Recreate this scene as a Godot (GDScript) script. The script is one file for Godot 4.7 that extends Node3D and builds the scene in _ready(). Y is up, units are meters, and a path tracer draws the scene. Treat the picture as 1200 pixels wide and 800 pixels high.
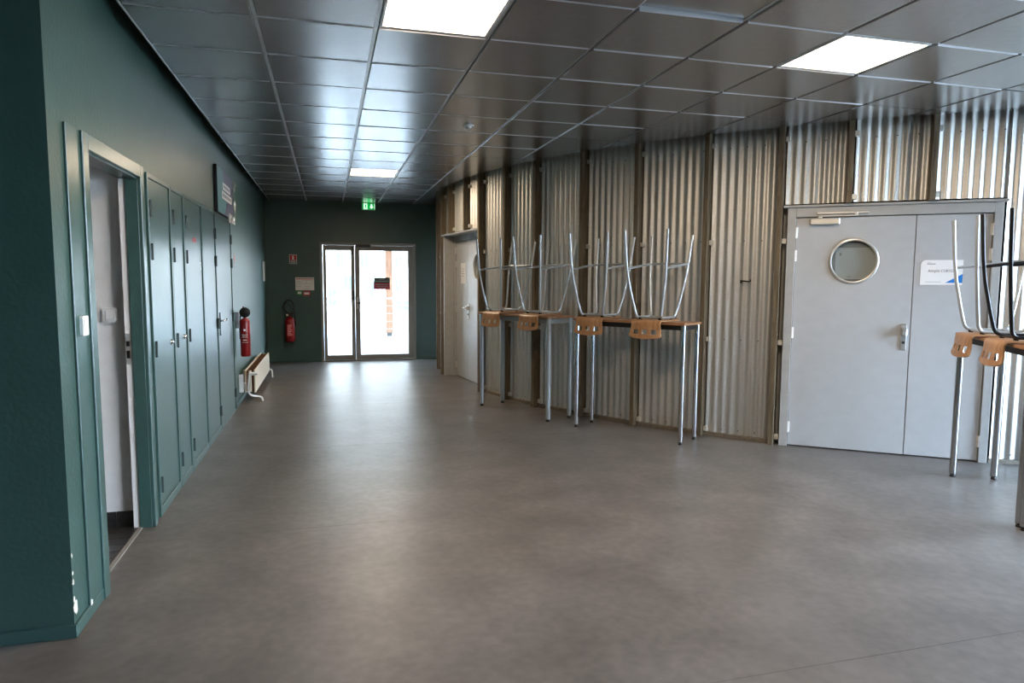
extends Node3D
# A school corridor: green wall with service closets on one side, a curved corrugated wall on the other, glazed door at the far end.

const CEIL := 2.803          # underside of the metal ceiling tiles
const SOFFIT := 3.02         # concrete soffit above them
const LW := -1.04            # left wall plane (x)
const BACK := -12.5          # far wall plane (z)
const CX := 8.845            # axis of the curved wall
const CZ := -10.371
const CR := 7.177            # radius of the post fronts
const TABLE_H := 1.10

var M := {}
var used := {}
var rng := RandomNumberGenerator.new()

# ------------------------------------------------------------------ naming
func numbered(called: String) -> String:
	if not used.has(called):
		used[called] = 0
		return called
	used[called] += 1
	return "%s_%03d" % [called, used[called]]

func tag(o: Node, label: String, category: String, group := "", kind := "") -> Node:
	o.set_meta("label", label)
	o.set_meta("category", category)
	if group != "": o.set_meta("group", group)
	if kind != "": o.set_meta("kind", kind)
	return o

func thing(called: String, label: String, category: String, xf := Transform3D(), group := "", kind := "") -> Node3D:
	var o := Node3D.new()
	o.name = numbered(called)
	add_child(o)
	o.transform = xf
	tag(o, label, category, group, kind)
	return o

func part(called: String, mesh: Mesh, m: Material, parent: Node, xf := Transform3D()) -> MeshInstance3D:
	var o := MeshInstance3D.new()
	o.name = called
	o.mesh = mesh
	o.material_override = m
	o.transform = xf
	parent.add_child(o, true)
	return o

func at(x: float, y: float, z: float) -> Transform3D:
	return Transform3D(Basis(), Vector3(x, y, z))

# local frame: x along dir (horizontal), y up, z = toward the hall
func frame(origin: Vector3, dir: Vector2) -> Transform3D:
	var d := dir.normalized()
	return Transform3D(Basis(Vector3(d.x, 0, d.y), Vector3.UP, Vector3(-d.y, 0, d.x)), origin)

# on the left wall: x runs toward the far end mirrored so that z points into the corridor (+x world)
func on_left(z: float, y: float, out := 0.0) -> Transform3D:
	return Transform3D(Basis(Vector3(0, 0, -1), Vector3.UP, Vector3(1, 0, 0)), Vector3(LW + out, y, z))

# ------------------------------------------------------------------ mesh helpers
func st_new() -> SurfaceTool:
	var st := SurfaceTool.new()
	st.begin(Mesh.PRIMITIVE_TRIANGLES)
	return st

func tri(st: SurfaceTool, a: Vector3, b: Vector3, c: Vector3) -> void:   # counter-clockwise seen from outside
	st.add_vertex(a); st.add_vertex(c); st.add_vertex(b)

func quad(st: SurfaceTool, a: Vector3, b: Vector3, c: Vector3, d: Vector3) -> void:
	tri(st, a, b, c); tri(st, a, c, d)

func done(st: SurfaceTool) -> ArrayMesh:
	st.generate_normals()
	return st.commit()

# box between lo and hi with chamfered edges
func add_box(st: SurfaceTool, lo: Vector3, hi: Vector3, ch := 0.0, xf := Transform3D()) -> void:
	st.set_smooth_group(-1)
	var c := minf(ch, minf(hi.x - lo.x, minf(hi.y - lo.y, hi.z - lo.z)) * 0.45)
	if c <= 0.0:
		var v := []
		for i in 8:
			v.append(xf * Vector3(hi.x if i & 1 else lo.x, hi.y if i & 2 else lo.y, hi.z if i & 4 else lo.z))
		quad(st, v[4], v[5], v[7], v[6]); quad(st, v[1], v[0], v[2], v[3])
		quad(st, v[5], v[1], v[3], v[7]); quad(st, v[0], v[4], v[6], v[2])
		quad(st, v[6], v[7], v[3], v[2]); quad(st, v[0], v[1], v[5], v[4])
		return
	var mid := (lo + hi) * 0.5
	var half := (hi - lo) * 0.5
	for ax in 3:
		var b := (ax + 1) % 3
		var d := (ax + 2) % 3
		for s in [-1.0, 1.0]:
			var p := []
			for k in [[-1, -1], [1, -1], [1, 1], [-1, 1]]:
				var q := Vector3.ZERO
				q[ax] = s * half[ax]; q[b] = k[0] * (half[b] - c); q[d] = k[1] * (half[d] - c)
				p.append(xf * (mid + q))
			if s > 0: quad(st, p[0], p[1], p[2], p[3])
			else: quad(st, p[3], p[2], p[1], p[0])
		for sb in [-1.0, 1.0]:      # edges parallel to ax
			for sd in [-1.0, 1.0]:
				var e := []
				for k in [[-1, 0], [1, 0], [1, 1], [-1, 1]]:
					var q := Vector3.ZERO
					q[ax] = k[0] * (half[ax] - c)
					q[b] = sb * (half[b] - (c if k[1] == 1 else 0.0))
					q[d] = sd * (half[d] - (0.0 if k[1] == 1 else c))
					e.append(xf * (mid + q))
				if sb * sd > 0: quad(st, e[3], e[2], e[1], e[0]) if false else quad(st, e[0], e[1], e[2], e[3])
				else: quad(st, e[3], e[2], e[1], e[0])
	for i in 8:                     # corners
		var s := Vector3(1 if i & 1 else -1, 1 if i & 2 else -1, 1 if i & 4 else -1)
		var a := mid + Vector3(s.x * half.x, s.y * (half.y - c), s.z * (half.z - c))
		var b := mid + Vector3(s.x * (half.x - c), s.y * half.y, s.z * (half.z - c))
		var d := mid + Vector3(s.x * (half.x - c), s.y * (half.y - c), s.z * half.z)
		if s.x * s.y * s.z > 0: tri(st, xf * a, xf * b, xf * d)
		else: tri(st, xf * d, xf * b, xf * a)

func box(lo: Vector3, hi: Vector3, ch := 0.0) -> ArrayMesh:
	var st := st_new()
	add_box(st, lo, hi, ch)
	return done(st)

func cbox(size: Vector3, ch := 0.0) -> ArrayMesh:
	return box(-size * 0.5, size * 0.5, ch)

# polygon (in x,y, counter-clockwise) extruded along z
func add_prism(st: SurfaceTool, poly: PackedVector2Array, z0: float, z1: float, xf := Transform3D()) -> void:
	st.set_smooth_group(-1)
	if Geometry2D.is_polygon_clockwise(poly):
		poly = poly.duplicate()
		poly.reverse()
	var ix := Geometry2D.triangulate_polygon(poly)
	for k in range(0, ix.size(), 3):
		var a := poly[ix[k]]; var b := poly[ix[k + 1]]; var c := poly[ix[k + 2]]
		if (b - a).cross(c - a) < 0.0:
			var t := b; b = c; c = t
		tri(st, xf * Vector3(a.x, a.y, z1), xf * Vector3(b.x, b.y, z1), xf * Vector3(c.x, c.y, z1))
		tri(st, xf * Vector3(c.x, c.y, z0), xf * Vector3(b.x, b.y, z0), xf * Vector3(a.x, a.y, z0))
	for i in poly.size():
		var a := poly[i]; var b := poly[(i + 1) % poly.size()]
		quad(st, xf * Vector3(a.x, a.y, z0), xf * Vector3(b.x, b.y, z0), xf * Vector3(b.x, b.y, z1), xf * Vector3(a.x, a.y, z1))

func prism(poly: PackedVector2Array, z0: float, z1: float, xf := Transform3D()) -> ArrayMesh:
	var st := st_new()
	add_prism(st, poly, z0, z1, xf)
	return done(st)

# corners of a path cut back by `cut` and rounded
func rounded(pts: Array, cut: float, seg := 6) -> Array:
	var out := [pts[0]]
	for i in range(1, pts.size() - 1):
		var p: Vector3 = pts[i]
		var a: Vector3 = pts[i - 1]
		var b: Vector3 = pts[i + 1]
		var ca := minf(cut, p.distance_to(a) * 0.49)
		var cb := minf(cut, p.distance_to(b) * 0.49)
		var s := p + (a - p).normalized() * ca
		var e := p + (b - p).normalized() * cb
		for k in seg + 1:
			var t := float(k) / seg
			out.append(s.lerp(p, t).lerp(p.lerp(e, t), t))
	out.append(pts[-1])
	return out

func add_tube(st: SurfaceTool, pts: Array, r: float, sides := 10, xf := Transform3D(), caps := true, r_end := -1.0) -> void:
	st.set_smooth_group(1)
	var rings := []
	var up := Vector3.UP
	for i in pts.size():
		var t: Vector3
		if i == 0: t = pts[1] - pts[0]
		elif i == pts.size() - 1: t = pts[i] - pts[i - 1]
		else: t = (pts[i + 1] - pts[i]).normalized() + (pts[i] - pts[i - 1]).normalized()
		t = t.normalized()
		if i == 0:
			up = Vector3.UP if absf(t.y) < 0.9 else Vector3.RIGHT
		var n := (up - t * up.dot(t)).normalized()
		up = n
		var b := t.cross(n)
		var rr := r if r_end < 0.0 else lerpf(r, r_end, float(i) / (pts.size() - 1))
		var ring := []
		for k in sides:
			var a := TAU * k / sides
			ring.append(xf * (pts[i] + (n * cos(a) + b * sin(a)) * rr))
		rings.append(ring)
	for i in rings.size() - 1:
		for k in sides:
			var k2 := (k + 1) % sides
			quad(st, rings[i][k], rings[i][k2], rings[i + 1][k2], rings[i + 1][k])
	if caps:
		st.set_smooth_group(-1)
		for k in range(1, sides - 1):
			tri(st, rings[0][0], rings[0][k + 1], rings[0][k])
			tri(st, rings[-1][0], rings[-1][k], rings[-1][k + 1])

func tube(pts: Array, r: float, sides := 10) -> ArrayMesh:
	var st := st_new()
	add_tube(st, pts, r, sides)
	return done(st)

# profile of (radius, height) pairs turned round the y axis
func add_lathe(st: SurfaceTool, prof: Array, sides := 24, xf := Transform3D(), smooth := true) -> void:
	st.set_smooth_group(2 if smooth else -1)
	for i in prof.size() - 1:
		for k in sides:
			var a0 := TAU * k / sides
			var a1 := TAU * (k + 1) / sides
			var p: Vector2 = prof[i]
			var q: Vector2 = prof[i + 1]
			var v0 := xf * Vector3(p.x * cos(a0), p.y, -p.x * sin(a0))
			var v1 := xf * Vector3(p.x * cos(a1), p.y, -p.x * sin(a1))
			var v2 := xf * Vector3(q.x * cos(a1), q.y, -q.x * sin(a1))
			var v3 := xf * Vector3(q.x * cos(a0), q.y, -q.x * sin(a0))
			if p.x < 1e-6: tri(st, v0, v2, v3)
			elif q.x < 1e-6: tri(st, v0, v1, v2)
			else: quad(st, v0, v1, v2, v3)

func lathe(prof: Array, sides := 24, smooth := true) -> ArrayMesh:
	var st := st_new()
	add_lathe(st, prof, sides, Transform3D(), smooth)
	return done(st)

func rect_poly(x0: float, y0: float, x1: float, y1: float) -> PackedVector2Array:
	return PackedVector2Array([Vector2(x0, y0), Vector2(x1, y0), Vector2(x1, y1), Vector2(x0, y1)])

func round_rect(w: float, h: float, r: float, seg := 5) -> PackedVector2Array:
	var out := PackedVector2Array()
	for c in [[1, 1, 0.0], [-1, 1, 0.5], [-1, -1, 1.0], [1, -1, 1.5]]:
		for k in seg + 1:
			var a: float = PI * (c[2] + 0.5 * k / seg)
			out.append(Vector2(c[0] * (w * 0.5 - r) + r * cos(a), c[1] * (h * 0.5 - r) + r * sin(a)))
	return out

# rectangular slab in x,y with one round hole, z0..z1
func holed_slab(x0: float, y0: float, x1: float, y1: float, c: Vector2, r: float, z0: float, z1: float, seg := 48) -> ArrayMesh:
	var st := st_new()
	st.set_smooth_group(-1)
	var angs := []
	for k in seg: angs.append(TAU * k / seg)
	for p in [Vector2(x0, y0), Vector2(x1, y0), Vector2(x1, y1), Vector2(x0, y1)]:
		angs.append(fposmod((p - c).angle(), TAU))
	angs.sort()
	var inner := []
	var outer := []
	for a in angs:
		var d := Vector2(cos(a), sin(a))
		inner.append(c + d * r)
		var t := 1e9
		if d.x > 1e-6: t = minf(t, (x1 - c.x) / d.x)
		if d.x < -1e-6: t = minf(t, (x0 - c.x) / d.x)
		if d.y > 1e-6: t = minf(t, (y1 - c.y) / d.y)
		if d.y < -1e-6: t = minf(t, (y0 - c.y) / d.y)
		outer.append(c + d * t)
	var v := func(p: Vector2, z: float) -> Vector3: return Vector3(p.x, p.y, z)
	for i in angs.size():
		var j: int = (i + 1) % angs.size()
		quad(st, v.call(inner[i], z1), v.call(outer[i], z1), v.call(outer[j], z1), v.call(inner[j], z1))
		quad(st, v.call(inner[j], z0), v.call(outer[j], z0), v.call(outer[i], z0), v.call(inner[i], z0))
		quad(st, v.call(outer[i], z0), v.call(outer[j], z0), v.call(outer[j], z1), v.call(outer[i], z1))
		quad(st, v.call(inner[j], z0), v.call(inner[i], z0), v.call(inner[i], z1), v.call(inner[j], z1))
	return done(st)

# a thin bent sheet: grid of points with normals, cells of `hole` left out, closed edges
func shell(P: Array, N: Array, hole: Dictionary, th: float) -> ArrayMesh:
	var st := st_new()
	st.set_smooth_group(3)
	var ni: int = P.size() - 1
	var nj: int = P[0].size() - 1
	var solid := func(i: int, j: int) -> bool: return i >= 0 and j >= 0 and i < ni and j < nj and not hole.has(Vector2i(i, j))
	var lo := func(i: int, j: int) -> Vector3: return P[i][j]
	var hi := func(i: int, j: int) -> Vector3: return P[i][j] + N[i][j] * th
	for i in ni:
		for j in nj:
			if not solid.call(i, j): continue
			st.set_smooth_group(3)
			quad(st, hi.call(i, j), hi.call(i + 1, j), hi.call(i + 1, j + 1), hi.call(i, j + 1))
			st.set_smooth_group(4)
			quad(st, lo.call(i, j + 1), lo.call(i + 1, j + 1), lo.call(i + 1, j), lo.call(i, j))
			st.set_smooth_group(-1)
			for e in [[i - 1, j, i, j, i, j + 1], [i + 1, j, i + 1, j + 1, i + 1, j], [i, j - 1, i + 1, j, i, j], [i, j + 1, i, j + 1, i + 1, j + 1]]:
				if not solid.call(e[0], e[1]):
					quad(st, lo.call(e[2], e[3]), hi.call(e[2], e[3]), hi.call(e[4], e[5]), lo.call(e[4], e[5]))
	return done(st)

func lettering(text: String, height: float, depth := 0.0008, font := "Droid Sans") -> TextMesh:
	var f := SystemFont.new()
	f.font_names = PackedStringArray([font])
	var t := TextMesh.new()
	t.font = f
	t.text = text
	t.font_size = 32
	t.pixel_size = height / 23.0
	t.depth = depth
	t.curve_step = 1.0
	return t

# ------------------------------------------------------------------ materials
func noise_tex(freq: float, seed_: int, a: Color, b: Color, octaves := 4, size := 512, kind := FastNoiseLite.TYPE_SIMPLEX_SMOOTH) -> NoiseTexture2D:
	var n := FastNoiseLite.new()
	n.noise_type = kind
	n.seed = seed_
	n.frequency = freq
	n.fractal_octaves = octaves
	var t := NoiseTexture2D.new()
	t.width = size; t.height = size
	t.seamless = true
	t.noise = n
	var g := Gradient.new()
	g.set_color(0, a); g.set_color(1, b)
	t.color_ramp = g
	return t

func normal_tex(freq: float, seed_: int, strength: float, octaves := 4, size := 512) -> NoiseTexture2D:
	var n := FastNoiseLite.new()
	n.seed = seed_
	n.frequency = freq
	n.fractal_octaves = octaves
	var t := NoiseTexture2D.new()
	t.width = size; t.height = size
	t.seamless = true
	t.noise = n
	t.as_normal_map = true
	t.bump_strength = strength
	return t

func mat(c: Color, rough: float, metal := 0.0, spec := 0.5) -> StandardMaterial3D:
	var m := StandardMaterial3D.new()
	m.albedo_color = c
	m.roughness = rough
	m.metallic = metal
	m.metallic_specular = spec
	return m

func tri_mat(tex: Texture2D, scale: float, rough: float, metal := 0.0, tint := Color.WHITE, world := true) -> StandardMaterial3D:
	var m := mat(tint, rough, metal)
	m.albedo_texture = tex
	m.uv1_triplanar = true
	m.uv1_world_triplanar = world
	m.uv1_scale = Vector3.ONE * scale
	return m

func grey(v: float) -> Color: return Color(v, v, v)

func wood_tex(a: Color, b: Color, seed_: int, streak := 26.0) -> ImageTexture:
	var n := FastNoiseLite.new()
	n.seed = seed_
	n.frequency = 0.012
	n.fractal_octaves = 4
	var im := Image.create(256, 256, false, Image.FORMAT_RGB8)
	for y in 256:
		for x in 256:
			var v := n.get_noise_2d(x * streak * 0.25, y * 0.6) * 0.9 + n.get_noise_2d(x * 2.0 + 400.0, y * 2.0) * 0.35 + 0.5
			im.set_pixel(x, y, a.lerp(b, clampf(v, 0.0, 1.0)))
	return ImageTexture.create_from_image(im)

func materials() -> void:
	var fl := tri_mat(noise_tex(0.006, 3, Color(0.36, 0.346, 0.338), Color(0.462, 0.447, 0.437), 5, 1024), 0.28, 0.4)
	fl.detail_enabled = true
	fl.detail_blend_mode = BaseMaterial3D.BLEND_MODE_MUL
	fl.detail_albedo = noise_tex(0.09, 9, grey(0.86), grey(1.0), 3, 512)
	fl.normal_enabled = true
	fl.normal_texture = normal_tex(0.06, 21, 1.2, 4)
	fl.normal_scale = 0.12
	M.floor = fl
	M.seam = mat(Color(0.40, 0.39, 0.38), 0.5)
	var gr := tri_mat(noise_tex(0.01, 5, Color(0.200, 0.298, 0.278), Color(0.222, 0.326, 0.303), 4), 0.6, 0.42)
	gr.normal_enabled = true
	gr.normal_texture = normal_tex(0.11, 33, 2.0, 3)
	gr.normal_scale = 0.13
	M.green = gr
	var gd := tri_mat(noise_tex(0.02, 6, Color(0.208, 0.312, 0.298), Color(0.224, 0.330, 0.315), 3), 0.8, 0.3)
	gd.normal_enabled = true
	gd.normal_texture = normal_tex(0.02, 34, 1.0, 2)
	gd.normal_scale = 0.08
	M.green_gloss = gd
	M.green_dark = mat(Color(0.10, 0.17, 0.165), 0.4)
	M.white_wall = tri_mat(noise_tex(0.02, 7, Color(0.87, 0.86, 0.85), Color(0.90, 0.89, 0.88), 3), 0.7, 0.7)
	M.hall_wall = tri_mat(noise_tex(0.02, 8, Color(0.22, 0.28, 0.275), Color(0.24, 0.30, 0.295), 3), 0.7, 0.7)
	M.plaster = mat(Color(0.82, 0.80, 0.76), 0.9)
	M.dark_tile = tri_mat(noise_tex(0.03, 12, Color(0.12, 0.12, 0.12), Color(0.19, 0.185, 0.18), 3), 2.0, 0.35)
	M.grout = mat(Color(0.36, 0.35, 0.34), 0.9)
	var ti := tri_mat(noise_tex(0.03, 14, grey(0.68), grey(0.73), 3), 1.2, 0.27, 0.9)
	ti.normal_enabled = true
	ti.normal_texture = normal_tex(0.012, 15, 1.5, 2)
	ti.normal_scale = 0.06
	M.tile = ti
	M.runner = mat(grey(0.84), 0.4, 0.6)
	M.void = mat(grey(0.08), 0.95)
	var co := tri_mat(noise_tex(0.05, 16, Color(0.78, 0.78, 0.77), Color(0.84, 0.84, 0.83), 3, 512, FastNoiseLite.TYPE_CELLULAR), 1.6, 0.47, 0.8)
	M.zinc = co
	M.steel_dark = mat(grey(0.2), 0.5, 0.5)
	var fw := mat(Color.WHITE, 0.7)
	fw.albedo_texture = wood_tex(Color(0.31, 0.275, 0.215), Color(0.47, 0.425, 0.34), 41, 18.0)
	fw.uv1_triplanar = true
	fw.uv1_world_triplanar = true
	fw.uv1_scale = Vector3(3, 0.9, 3)
	M.post = fw
	M.sill = tri_mat(noise_tex(0.04, 18, Color(0.36, 0.33, 0.29), Color(0.52, 0.50, 0.46), 4), 1.5, 0.7)
	M.clip = mat(Color(0.80, 0.80, 0.78), 0.4, 0.2)
	M.door = tri_mat(noise_tex(0.02, 19, Color(0.655, 0.67, 0.685), Color(0.685, 0.70, 0.715), 3), 0.8, 0.38)
	M.door_frame = tri_mat(noise_tex(0.02, 20, Color(0.60, 0.605, 0.60), Color(0.64, 0.645, 0.64), 3), 0.8, 0.45)
	M.alu = mat(Color(0.80, 0.80, 0.79), 0.33, 0.75)
	M.alu_paint = mat(Color(0.50, 0.495, 0.475), 0.5)
	M.chrome = mat(Color(0.86, 0.86, 0.87), 0.1, 1.0)
	M.steel = mat(Color(0.74, 0.74, 0.74), 0.2, 1.0)
	M.silver = mat(Color(0.70, 0.73, 0.75), 0.32, 0.5)
	M.leg_grey = mat(Color(0.60, 0.645, 0.67), 0.35, 0.35)
	M.navy = mat(Color(0.08, 0.09, 0.11), 0.3, 0.2)
	M.black = mat(Color(0.035, 0.035, 0.035), 0.5)
	M.rubber = mat(Color(0.045, 0.045, 0.048), 0.6)
	var pl := mat(Color.WHITE, 0.36)
	pl.albedo_texture = wood_tex(Color(0.58, 0.43, 0.30), Color(0.70, 0.55, 0.41), 51, 14.0)
	pl.uv1_triplanar = true
	pl.uv1_scale = Vector3(2.2, 2.2, 2.2)
	M.plywood = pl
	var tw := mat(Color.WHITE, 0.4)
	tw.albedo_texture = wood_tex(Color(0.45, 0.31, 0.21), Color(0.57, 0.41, 0.29), 52, 14.0)
	tw.uv1_triplanar = true
	tw.uv1_scale = Vector3(1.2, 1.2, 3.0)
	M.table_top = tw
	M.table_edge = mat(Color(0.60, 0.44, 0.31), 0.45)
	M.red = mat(Color(0.52, 0.04, 0.055), 0.3)
	M.label_white = mat(Color(0.86, 0.85, 0.84), 0.5)
	M.sign_red = mat(Color(0.68, 0.10, 0.13), 0.5)
	M.crimson = mat(Color(0.64, 0.12, 0.22), 0.5)
	M.sign_green = mat(Color(0.05, 0.42, 0.22), 0.5)
	M.slate = mat(Color(0.20, 0.26, 0.25), 0.5)
	M.ink = mat(Color(0.14, 0.14, 0.16), 0.7)
	M.ink_grey = mat(Color(0.55, 0.56, 0.58), 0.7)
	M.paper = mat(Color(0.88, 0.89, 0.90), 0.55)
	M.paper_grey = mat(Color(0.44, 0.48, 0.50), 0.6)
	M.blue = mat(Color(0.10, 0.46, 0.80), 0.5)
	M.plastic = mat(Color(0.86, 0.86, 0.85), 0.35)
	M.cream = mat(Color(0.86, 0.82, 0.73), 0.38)
	M.rust = tri_mat(noise_tex(0.05, 25, Color(0.33, 0.22, 0.15), Color(0.52, 0.39, 0.28), 4), 3.0, 0.85)
	M.purple = mat(Color(0.27, 0.25, 0.36), 0.4)
	M.teal = mat(Color(0.22, 0.45, 0.46), 0.4)
	M.board_edge = mat(Color(0.055, 0.05, 0.055), 0.8)
	var gl := mat(Color(0.92, 0.97, 0.96, 0.10), 0.02)
	gl.transparency = BaseMaterial3D.TRANSPARENCY_ALPHA
	M.glass = gl
	var film := mat(Color(0.95, 0.95, 0.95, 0.55), 0.15)
	film.transparency = BaseMaterial3D.TRANSPARENCY_ALPHA
	M.film = film
	var em := mat(Color(0.95, 0.94, 0.92), 0.5)
	em.emission_enabled = true
	em.emission = Color(1.0, 0.93, 0.84)
	em.emission_energy_multiplier = 6.0
	M.lamp = em
	var eg := mat(Color(0.0, 0.45, 0.2), 0.4)
	eg.emission_enabled = true
	eg.emission = Color(0.0, 0.62, 0.27)
	eg.emission_energy_multiplier = 0.75
	M.exit_green = eg
	var ew := mat(Color(0.9, 0.95, 0.9), 0.4)
	ew.emission_enabled = true
	ew.emission = Color(0.88, 1.0, 0.9)
	ew.emission_energy_multiplier = 0.95
	M.exit_white = ew
	M.facade = tri_mat(noise_tex(0.02, 27, Color(0.67, 0.64, 0.60), Color(0.72, 0.69, 0.65), 3), 0.3, 0.85)
	M.terrace = tri_mat(noise_tex(0.02, 28, Color(0.47, 0.47, 0.465), Color(0.54, 0.54, 0.535), 4), 0.5, 0.85)
	var ow := mat(Color.WHITE, 0.75)
	ow.albedo_texture = wood_tex(Color(0.44, 0.29, 0.20), Color(0.56, 0.39, 0.28), 61, 14.0)
	ow.uv1_triplanar = true
	ow.uv1_scale = Vector3(2, 0.6, 2)
	M.out_wood = ow
	M.win_blue = mat(Color(0.27, 0.31, 0.35), 0.3, 0.0, 0.1)

# ------------------------------------------------------------------ camera and light
func camera_and_light() -> void:
	var cam := Camera3D.new()
	cam.name = "camera"
	add_child(cam)
	cam.position = Vector3(0, 1.488, 0)
	cam.rotation = Vector3(-0.09224, -0.26329, 0.00513)
	cam.keep_aspect = Camera3D.KEEP_HEIGHT
	cam.fov = rad_to_deg(2.0 * atan(400.0 / 797.95))
	cam.near = 0.05
	cam.far = 200.0
	cam.current = true
	var e := Environment.new()
	e.background_mode = Environment.BG_SKY
	var sky := Sky.new()
	var sm := ProceduralSkyMaterial.new()      # bright overcast day
	sm.sky_top_color = Color(0.77, 0.885, 1.0)
	sm.sky_horizon_color = Color(0.87, 0.94, 1.0)
	sm.sky_curve = 0.15
	sm.ground_horizon_color = Color(0.62, 0.64, 0.66)
	sm.ground_bottom_color = Color(0.55, 0.56, 0.57)
	sm.sun_angle_max = 0.0
	sky.sky_material = sm
	e.sky = sky
	e.background_energy_multiplier = 50.0
	e.tonemap_mode = Environment.TONE_MAPPER_LINEAR
	e.tonemap_exposure = 1.29
	e.sdfgi_enabled = true
	e.ssao_enabled = true
	e.ssil_enabled = true
	var we := WorldEnvironment.new()
	we.name = "world_environment"
	we.environment = e
	add_child(we)

# ------------------------------------------------------------------ structure
func arc(a_deg: float, r: float) -> Vector2:
	var a := deg_to_rad(a_deg)
	return Vector2(CX + r * cos(a), CZ + r * sin(a))

func arc3(a_deg: float, r: float, y: float) -> Vector3:
	var p := arc(a_deg, r)
	return Vector3(p.x, y, p.y)

func struct(called: String, mesh: Mesh, m: Material, label: String, category: String) -> MeshInstance3D:
	var o := part(numbered(called), mesh, m, self)
	tag(o, label, category, "", "structure")
	return o

func build_floor() -> void:
	var f := struct("floor", box(Vector3(-5.2, -0.1, BACK - 0.12), Vector3(7.15, -0.0025, 4.75)), M.seam, "grey vinyl floor of the corridor and hall with faint welded seams", "floor")
	var z := 3.88
	var st0 := 4.72
	while st0 > BACK:
		var z1 := maxf(z, BACK + 0.001)
		part("vinyl_sheet", box(Vector3(-5.2, -0.0025, z1 + 0.0012), Vector3(7.1, 0.0, st0 - 0.0012)), M.floor, f)
		st0 = z1
		z -= 2.0
		if z1 <= BACK + 0.002: break

func build_ceiling() -> void:
	var c := struct("ceiling", box(Vector3(-5.2, SOFFIT, BACK - 0.12), Vector3(7.15, SOFFIT + 0.15, 4.75)), M.void, "dark grey suspended ceiling of square satin metal tiles", "ceiling")
	var ring := PackedVector2Array()
	for k in 160:
		ring.append(arc(360.0 * k / 160.0, CR + 0.03))
	var x0 := -0.9437
	var z0 := -3.1928
	var w := 0.608
	var l := 0.6004
	var lamps := [Vector2i(2, 0), Vector2i(6, 0), Vector2i(2, 9)]
	var lip := box(Vector3(-0.29, -0.004, -0.003), Vector3(0.29, 0.026, 0.0008), 0.001)
	for i in range(0, 11):
		for j in range(-3, 16):
			if Vector2i(i, j) in lamps: continue
			var xa := x0 + w * i + (0.012 if i > 0 else 0.0)
			var xb := x0 + w * (i + 1) - 0.012
			var za := z0 - l * j - 0.005
			var zb := maxf(z0 - l * (j + 1) + 0.005, BACK + 0.02)
			if za - zb < 0.05: continue
			var rect := PackedVector2Array([Vector2(xa, zb), Vector2(xb, zb), Vector2(xb, za), Vector2(xa, za)])
			var cut := Geometry2D.clip_polygons(rect, ring)
			for poly in cut:
				if Geometry2D.is_polygon_clockwise(poly) and cut.size() > 1: continue
				var area := 0.0
				for k in poly.size(): area += poly[k].cross(poly[(k + 1) % poly.size()])
				if absf(area) * 0.5 < 0.004: continue
				var mid := Vector2.ZERO
				for p in poly: mid += p / poly.size()
				var local := PackedVector2Array()
				for p in poly: local.append(Vector2(p.x - mid.x, -(p.y - mid.y)))
				var tilt := Basis.from_euler(Vector3(rng.randf_range(-0.0035, 0.0035), 0, rng.randf_range(-0.0035, 0.0035)))
				var lift := 0.0
				if i == 4 and j == -1: lift = 0.016
				var mesh: ArrayMesh
				var turn := Transform3D(Basis(Vector3(1, 0, 0), Vector3(0, 0, -1), Vector3(0, 1, 0)), Vector3.ZERO)
				if poly.size() == 4 and absf(area * 0.5) > 0.3:
					mesh = box(Vector3(-(xb - xa) * 0.5, 0, -(za - zb) * 0.5), Vector3((xb - xa) * 0.5, 0.03, (za - zb) * 0.5), 0.002)
				else:
					mesh = prism(local, 0.0, 0.03, turn)
				var tl := part("tile", mesh, M.tile, c, Transform3D(tilt, Vector3(mid.x, CEIL + lift, mid.y)))
				if poly.size() == 4 and absf(area * 0.5) > 0.3:
					part("lip", lip, M.runner, tl, at(0, 0, (za - zb) * 0.5))
	# runners in the lengthwise gaps
	for i in range(1, 12):
		var x := x0 + w * i
		var zend := BACK + 0.02
		if x > CX - CR - 0.1:
			var dx := CX - x
			if dx < CR: zend = CZ + sqrt(CR * CR - dx * dx) + 0.06
		part("runner", box(Vector3(x - 0.009, CEIL + 0.012, zend), Vector3(x + 0.009, CEIL + 0.04, -1.39)), M.runner, c)
	# edge angle along the slot by the left wall
	part("edge_trim", box(Vector3(x0 - 0.012, CEIL - 0.001, BACK + 0.02), Vector3(x0 - 0.001, CEIL + 0.035, -1.39), 0.002), M.runner, c)
	# plain metal field over the part of the hall behind the camera
	part("metal_field", box(Vector3(-5.1, CEIL, -1.385), Vector3(7.0, CEIL + 0.03, 4.6)), M.tile, c)
	part("metal_field", box(Vector3(-5.1, CEIL, -2.97), Vector3(x0 - 0.02, CEIL + 0.03, -1.39)), M.tile, c)
	part("metal_field", box(Vector3(x0 + w * 11 + 0.01, CEIL, -3.3), Vector3(7.0, CEIL + 0.03, -1.39)), M.tile, c)
	# slot hangers seen in the dark gap at the left
	for z in [-3.55, -3.75, -7.6, -9.7, -11.0, -11.6]:
		part("hanger", tube([Vector3(LW + 0.005, CEIL + 0.05, z), Vector3(x0 - 0.02, CEIL + 0.06, z - 0.01)], 0.004, 6), M.runner, c)

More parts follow.
